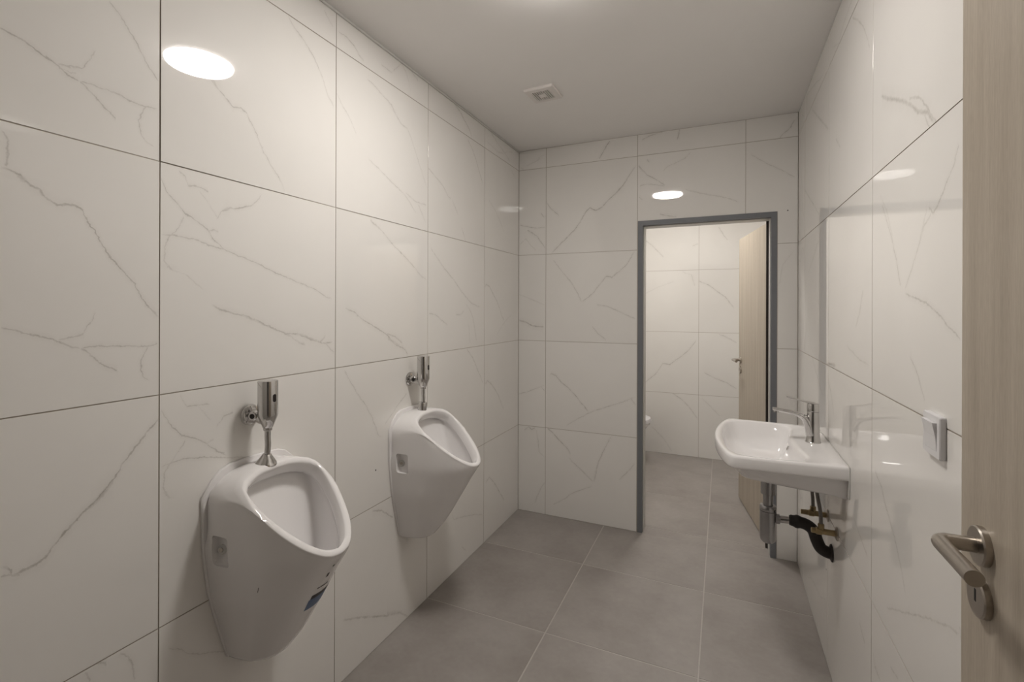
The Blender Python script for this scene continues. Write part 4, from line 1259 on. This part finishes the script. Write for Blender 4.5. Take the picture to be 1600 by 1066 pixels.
R.append([to_w(p, q, BZ - 0.0005) for p, q in mixl(sc(OUT, 0.983, 0.15), INN, 0.35)])
R.append([to_w(p, q, BZ - 0.002) for p, q in mixl(sc(OUT, 0.983, 0.15), INN, 0.85)])
R.append([to_w(p, q, BZ - 0.006) for p, q in INN])
R.append([to_w(p, q, BZ - 0.020) for p, q in sc(INN, 0.965, 0.22)])
R.append([to_w(p, q, BZ - 0.050) for p, q in sc(INN, 0.90, 0.22)])
R.append([to_w(p, q, BZ - 0.080) for p, q in sc(INN, 0.78, 0.215)])
R.append([to_w(p, q, BZ - 0.100) for p, q in sc(INN, 0.60, 0.21)])
R.append([to_w(p, q, BZ - 0.110) for p, q in sc(INN, 0.36, 0.21)])
R.append([to_w(p, q, BZ - 0.115) for p, q in sc(INN, 0.12, 0.21)])
bm = bmesh.new()
ring_loft(bm, R)
basin_m = bm_obj('basin', bm, M['porcelain'], None, 75)
bs = empty('washbasin', (W, BY, 0.735))
dr = lathe('drain_ring', [(0, 0), (0.021, 0), (0.021, 0.003), (0.017, 0.004), (0.014, 0.002), (0, 0.002)], to_w(0.21, 0, BZ - 0.1155), (0, 0, 1), M['chrome'], n=28)
ovn = Vector((-0.92, 0, 0.4)).normalized()
ovp = to_w(0.1405, 0.0, BZ - 0.033)
ov = lathe('overflow_ring', [(0.0065, 0), (0.0105, 0), (0.0105, 0.0022), (0.009, 0.003), (0.0065, 0.0015)], ovp, ovn, M['chrome'], n=24)
ovh = lathe('overflow_hole', [(0, 0), (0.0068, 0), (0.0068, 0.0012), (0, 0.0012)], ovp, ovn, M['dark'], n=20)
seal = box('silicone_bead', (W - 0.0035, BY - 0.302, 0.775), (W - 0.0004, BY + 0.302, BZ + 0.001), M['caulk'], bev=0.001, seg=1)
adopt(bs, [basin_m, dr, ov, ovh, seal])
tag(bs, 'white porcelain washbasin mounted on the right wall', 'washbasin')

# ------------------------------------------------------------------ faucet
FX, FY, FZ = W - 0.058, BY + 0.005, BZ - 0.0015
fa = empty('faucet', (FX, FY, FZ))
fb = lathe('body', [(0, 0), (0.0265, 0), (0.0268, 0.003), (0.0245, 0.006), (0.0225, 0.03), (0.0215, 0.08), (0.0212, 0.118), (0.0205, 0.120), (0, 0.120)], (FX, FY, FZ), (0, 0, 1), M['chrome'], n=36)
bm = bmesh.new()
sp_path = smooth_path([(FX - 0.004, FY, FZ + 0.030), (FX - 0.014, FY, FZ + 0.066), (FX - 0.030, FY, FZ + 0.094), (FX - 0.060, FY, FZ + 0.108), (FX - 0.100, FY, FZ + 0.114), (FX - 0.136, FY, FZ + 0.119)], 6)
ns = len(sp_path)
rad = []
for i in range(ns):
    t = i / (ns - 1)
    rad.append((0.021 - 0.0128 * min(1, t * 1.62) if t < 0.62 else 0.0082 - 0.0022 * (t - 0.62) / 0.38, 0.021 - 0.004 * t))
add_tube(bm, sp_path, rad, 24, True, up=(0, 0, 1))
spt = bm_obj('spout', bm, M['chrome'], None, 45)
aer = lathe('aerator', [(0, 0), (0.0095, 0), (0.0095, 0.007), (0, 0.007)], (FX - 0.124, FY, FZ + 0.106), (0, 0, 1), M['chrome'], n=20)
aer.parent = spt
hd = lathe('handle_hub', [(0, 0.121), (0.0208, 0.121), (0.0212, 0.124), (0.0212, 0.146), (0.0195, 0.150), (0, 0.151)], (FX, FY, FZ), (0, 0, 1), M['chrome'], n=36)
bm = bmesh.new()
hp = smooth_path([(FX + 0.006, FY, FZ + 0.150), (FX - 0.015, FY, FZ + 0.153), (FX - 0.045, FY, FZ + 0.160), (FX - 0.090, FY, FZ + 0.171)], 5)
nh = len(hp)
add_tube(bm, hp, [(0.0048 - 0.0022 * i / (nh - 1), 0.0165 - 0.004 * i / (nh - 1)) for i in range(nh)], 20, True, up=(0, 0, 1))
hl = bm_obj('handle_lever', bm, M['chrome'], None, 45)
hl.parent = hd
adopt(fa, [fb, spt, hd])
tag(fa, 'chrome single-lever mixer tap on the washbasin', 'faucet')

# ------------------------------------------------------------------ bottle trap and waste pipe under the basin
TX, TY = W - 0.211, BY - 0.012
tr = empty('bottle_trap', (TX, TY, 0.47))
t1 = lathe('tailpiece', [(0, 0.735), (0.026, 0.735), (0.026, 0.66), (0.0185, 0.657), (0.0175, 0.60), (0, 0.60)], (TX, TY, 0), (0, 0, 1), M['trap'], n=32)
t2 = lathe('slip_nut', [(0, 0.595), (0.0285, 0.595), (0.030, 0.598), (0.030, 0.611), (0.0265, 0.616), (0.018, 0.618), (0, 0.618)], (TX, TY, 0), (0, 0, 1), M['trap'], n=32)
t3 = lathe('bottle', [(0, 0.468), (0.020, 0.470), (0.027, 0.478), (0.0295, 0.490), (0.0295, 0.594), (0, 0.594)], (TX, TY, 0), (0, 0, 1), M['trap'], n=32)
PZ = 0.566
t4 = tube('waste_pipe', [(TX + 0.020, TY, PZ), (TX + 0.085, TY - 0.002, PZ + 0.004)], 0.0135, M['chrome'], n=24)
t5 = lathe('pipe_nut', [(0, 0), (0.0185, 0), (0.0185, 0.014), (0.015, 0.016), (0, 0.016)], (TX + 0.026, TY, PZ), (1, 0, 0), M['trap'], n=24)
ex = TX
el = smooth_path([(ex + 0.072, TY - 0.002, PZ + 0.004), (ex + 0.088, TY - 0.003, PZ + 0.004), (ex + 0.125, TY - 0.004, PZ - 0.001), (ex + 0.150, TY - 0.006, PZ - 0.018), (ex + 0.162, TY - 0.010, PZ - 0.052), (ex + 0.174, TY - 0.012, PZ - 0.078), (ex + 0.194, TY - 0.013, PZ - 0.090), (W + 0.002, TY - 0.013, PZ - 0.091)], 5)
m_ = len(el)
rd = []
for i in range(m_):
    t = i / (m_ - 1)
    r_ = 0.0215
    if t < 0.05: r_ = 0.0185
    elif t < 0.12: r_ = 0.0205
    elif 0.16 < t < 0.22: r_ = 0.0245
    elif t > 0.94: r_ = 0.0275
    rd.append(r_)
t6 = tube('rubber_elbow', el, rd, M['rubber'], n=24)
t6['label'] = 'black rubber drain elbow'
wallr = lathe('wall_ring', [(0, 0), (0.032, 0), (0.031, 0.004), (0.026, 0.006), (0, 0.006)], (W - 0.0006, TY - 0.013, PZ - 0.091), (-1, 0, 0), M['rubber'], n=28)
adopt(tr, [t1, t2, t3, t4, t5, t6, wallr])
tag(tr, 'grey chromed bottle trap with black rubber elbow under the washbasin', 'drain trap')

# ------------------------------------------------------------------ angle valves with hoses
def angle_valve(y, z, label, top, cut=0.0):
    r = empty('angle_valve', (W, y, z))
    o = []
    o.append(lathe('wall_flange', [(0, 0), (0.024, 0), (0.023, 0.004), (0.013, 0.008), (0, 0.008)], (W - 0.0006, y, z), (-1, 0, 0), M['steel'], n=28))
    o.append(lathe('valve_body', [(0, 0), (0.0105, 0), (0.0105, 0.040), (0.0125, 0.041), (0.0125, 0.058), (0.010, 0.060), (0.010, 0.072 - cut), (0, 0.072 - cut)], (W - 0.006, y, z), (-1, 0, 0), M['brass'], n=24))
    kn = lathe('knob', [(0, 0), (0.0075, 0), (0.0095, 0.002), (0.0095, 0.014), (0.008, 0.016), (0, 0.016)], (W - 0.076 + cut, y, z), (-1, 0, 0), M['brass'], n=12, smooth=20)
    o.append(kn)
    o.append(lathe('hose_nut', [(0, 0), (0.0085, 0), (0.0085, 0.010), (0.0105, 0.011), (0.0105, 0.026), (0.008, 0.028), (0, 0.028)], (W - 0.050, y, z), (0, 0, 1), M['brass'], n=8, smooth=20))
    o.append(tube('hose', smooth_path([(W - 0.050, y, z + 0.026), (W - 0.052, y + top * 0.1, z + 0.07), (W - 0.060, y + top * 0.5, z + 0.13), (W - 0.060, y + top, z + 0.170)], 5), 0.0062, M['hose'], n=14))
    adopt(r, o)
    return tag(r, label, 'valve', 'angle valves under the washbasin')
angle_valve(2.062, 0.586, 'brass angle valve with hose under the basin, nearer the viewer', 0.035, 0.011)
angle_valve(2.232, 0.586, 'brass angle valve with hose under the basin, nearer the back wall', -0.020)

# ------------------------------------------------------------------ light switch
SY, SZ = 1.1865, 1.150
sw = empty('light_switch', (W, SY, SZ))
bm = bmesh.new()
def frame_x(bm, x0, x1, h, hin):
    def rr(a, r, n=4):
        out = []
        for cx, cz, s in ((a - r, a - r, 0), (-a + r, a - r, 1), (-a + r, -a + r, 2), (a - r, -a + r, 3)):
            for k in range(n + 1):
                t = math.pi / 2 * (s + k / n)
                out.append((cx + r * math.cos(t), cz + r * math.sin(t)))
        return out
    o_, i_ = rr(h, 0.004), rr(hin, 0.0015)
    o2, i2 = rr(h - 0.0015, 0.003), rr(hin - 0.0002, 0.0015)
    P = lambda l, x: [Vector((x, SY + a, SZ + b_)) for a, b_ in l]
    ring_loft(bm, [P(i_, x0), P(o_, x0), P(o_, x1 + 0.002), P(o2, x1), P(i2, x1), P(i_, x0)], False, False)
frame_x(bm, W - 0.0006, W - 0.0105, 0.0405, 0.0275)
bmesh.ops.remove_doubles(bm, verts=bm.verts, dist=1e-6)
p1 = bm_obj('cover_plate', bm, M['white_plastic'], None, 35)
bm = bmesh.new()
hh = 0.0268
prof = [(W - 0.001, -hh), (W - 0.0165, -hh), (W - 0.0125, 0.0), (W - 0.0085, hh), (W - 0.001, hh)]
prof = [(W - 0.001, -hh), (W - 0.0105, -hh), (W - 0.0125, 0.0), (W - 0.0175, hh), (W - 0.001, hh)]
ring_loft(bm, [[Vector((x, SY - hh, SZ + z)) for x, z in prof], [Vector((x, SY + hh, SZ + z)) for x, z in prof]])
p2 = bm_obj('rocker', bm, M['white_plastic'], None, None)
adopt(sw, [p1, p2])
tag(sw, 'white square rocker light switch on the right wall', 'light switch')

# ------------------------------------------------------------------ ceiling ventilator grille
VX, VY = 0.463, 2.276
ve = empty('ceiling_vent', (VX, VY, H))
va = math.radians(-3)
def rot(x, y): return (VX + x * math.cos(va) - y * math.sin(va), VY + x * math.sin(va) + y * math.cos(va))
def sq(h, z, r=0.006):
    out = []
    for cx, cy, s in ((h - r, h - r, 0), (-h + r, h - r, 1), (-h + r, -h + r, 2), (h - r, -h + r, 3)):
        for k in range(4):
            t = math.pi / 2 * (s + k / 3)
            a, b_ = rot(cx + r * math.cos(t), cy + r * math.sin(t))
            out.append(Vector((a, b_, z)))
    return out
bm = bmesh.new()
ring_loft(bm, [sq(0.076, H - 0.0004), sq(0.076, H - 0.010), sq(0.073, H - 0.014), sq(0.050, H - 0.016), sq(0.048, H - 0.015), sq(0.048, H - 0.004)], False, False)
v1 = bm_obj('frame', bm, M['vent_plastic'], None, 30)
v2 = mesh_obj('dark_duct', sq(0.0495, H - 0.004) + sq(0.0495, H - 0.0004), [tuple(range(16)), tuple(range(16, 32))] + [(i, (i + 1) % 16, 16 + (i + 1) % 16, 16 + i) for i in range(16)], M['dark'])
bm = bmesh.new()
def bar(x0, x1, y0, y1, z0, z1):
    P = [rot(x0, y0), rot(x1, y0), rot(x1, y1), rot(x0, y1)]
    ring_loft(bm, [[Vector((a, b_, z0)) for a, b_ in P], [Vector((a, b_, z1)) for a, b_ in P]])
for k in range(9):
    x = -0.044 + k * 0.011
    bar(x - 0.0023, x + 0.0023, -0.049, 0.049, H - 0.0145, H - 0.0065)
v3 = bm_obj('slat_grille', bm, M['vent_plastic'])
v3['kind'] = 'stuff'
bm = bmesh.new(); bar(-0.017, 0.017, -0.017, 0.017, H - 0.017, H - 0.006)
v4 = bm_obj('centre_plate', bm, M['vent_plastic'])
adopt(ve, [v1, v2, v3, v4])
tag(ve, 'small square white ventilator grille on the ceiling', 'vent')

# ------------------------------------------------------------------ ceiling lamps
def ceiling_lamp(x, y, z, r, strength, label, depth=0.020):
    root = empty('ceiling_lamp', (x, y, z))
    ring = lathe('base_ring', [(0, 0.0004), (r - 0.006, 0.0004), (r - 0.006, 0.006), (0, 0.006)], (x, y, z), (0, 0, -1), M['white_plastic'], n=64)
    e = 0.012
    prof = [(0, 0.0065), (r, 0.0065), (r, depth - e)]
    for k in range(1, 7):
        a = k / 6 * math.pi / 2
        prof.append((r - e + e * math.cos(a), depth - e + e * math.sin(a)))
    prof.append((0, depth + 0.002))
    lens = lathe('opal_lens', prof, (x, y, z), (0, 0, -1), emit('lamp_lens', LAMP_COL, strength), n=64)
    adopt(root, [ring, lens])
    return tag(root, label, 'ceiling lamp', 'round ceiling lamps')
ceiling_lamp(0.81, 1.375, H, 0.131, LAMP_MAIN, 'round opal ceiling lamp above the urinals, mirrored in the glossy tiles')
ceiling_lamp(0.89, 3.72, HT, 0.115, LAMP_WC, 'round opal ceiling lamp of the lavatory behind the doorway')

# ------------------------------------------------------------------ wall-hung toilet in the lavatory
QY = 4.47
def toi_loop(w, l, z, x0=0.0, k=2.4, n=40):
    out = []
    for i in range(n):
        a = 2 * math.pi * i / n
        c, s = math.cos(a), math.sin(a)
        if c >= 0:
            px = l * 0.52 * abs(c) ** (2 / 2.1)
        else:
            px = -l * 0.48 * abs(c) ** (2 / 5.0)
        py = w * (abs(s) ** (2 / k)) * (1 if s >= 0 else -1)
        out.append(Vector((XT0 + 0.001 + x0 + l * 0.48 + px, QY + py, z)))
    return out
to = empty('toilet', (XT0, QY, 0.09))
bm = bmesh.new()
ring_loft(bm, [toi_loop(0.08, 0.20, 0.095), toi_loop(0.10, 0.25, 0.10), toi_loop(0.13, 0.36, 0.17), toi_loop(0.155, 0.44, 0.25), toi_loop(0.172, 0.495, 0.32), toi_loop(0.178, 0.522, 0.352), toi_loop(0.178, 0.525, 0.366), toi_loop(0.174, 0.52, 0.370),
               toi_loop(0.135, 0.40, 0.370, 0.07), toi_loop(0.125, 0.37, 0.34, 0.08), toi_loop(0.09, 0.26, 0.24, 0.12), toi_loop(0.04, 0.10, 0.19, 0.20)])
q1 = bm_obj('bowl', bm, M['porcelain'], None, 50)
bm = bmesh.new()
ring_loft(bm, [toi_loop(0.176, 0.455, 0.372, 0.072), toi_loop(0.181, 0.462, 0.376, 0.07), toi_loop(0.181, 0.462, 0.398, 0.07), toi_loop(0.176, 0.455, 0.406, 0.073), toi_loop(0.12, 0.34, 0.409, 0.12)])
q2 = bm_obj('lid', bm, M['white_plastic'], None, 40)
adopt(to, [q1, q2])
tag(to, 'white wall-hung toilet whose front tip shows past the door frame', 'toilet')
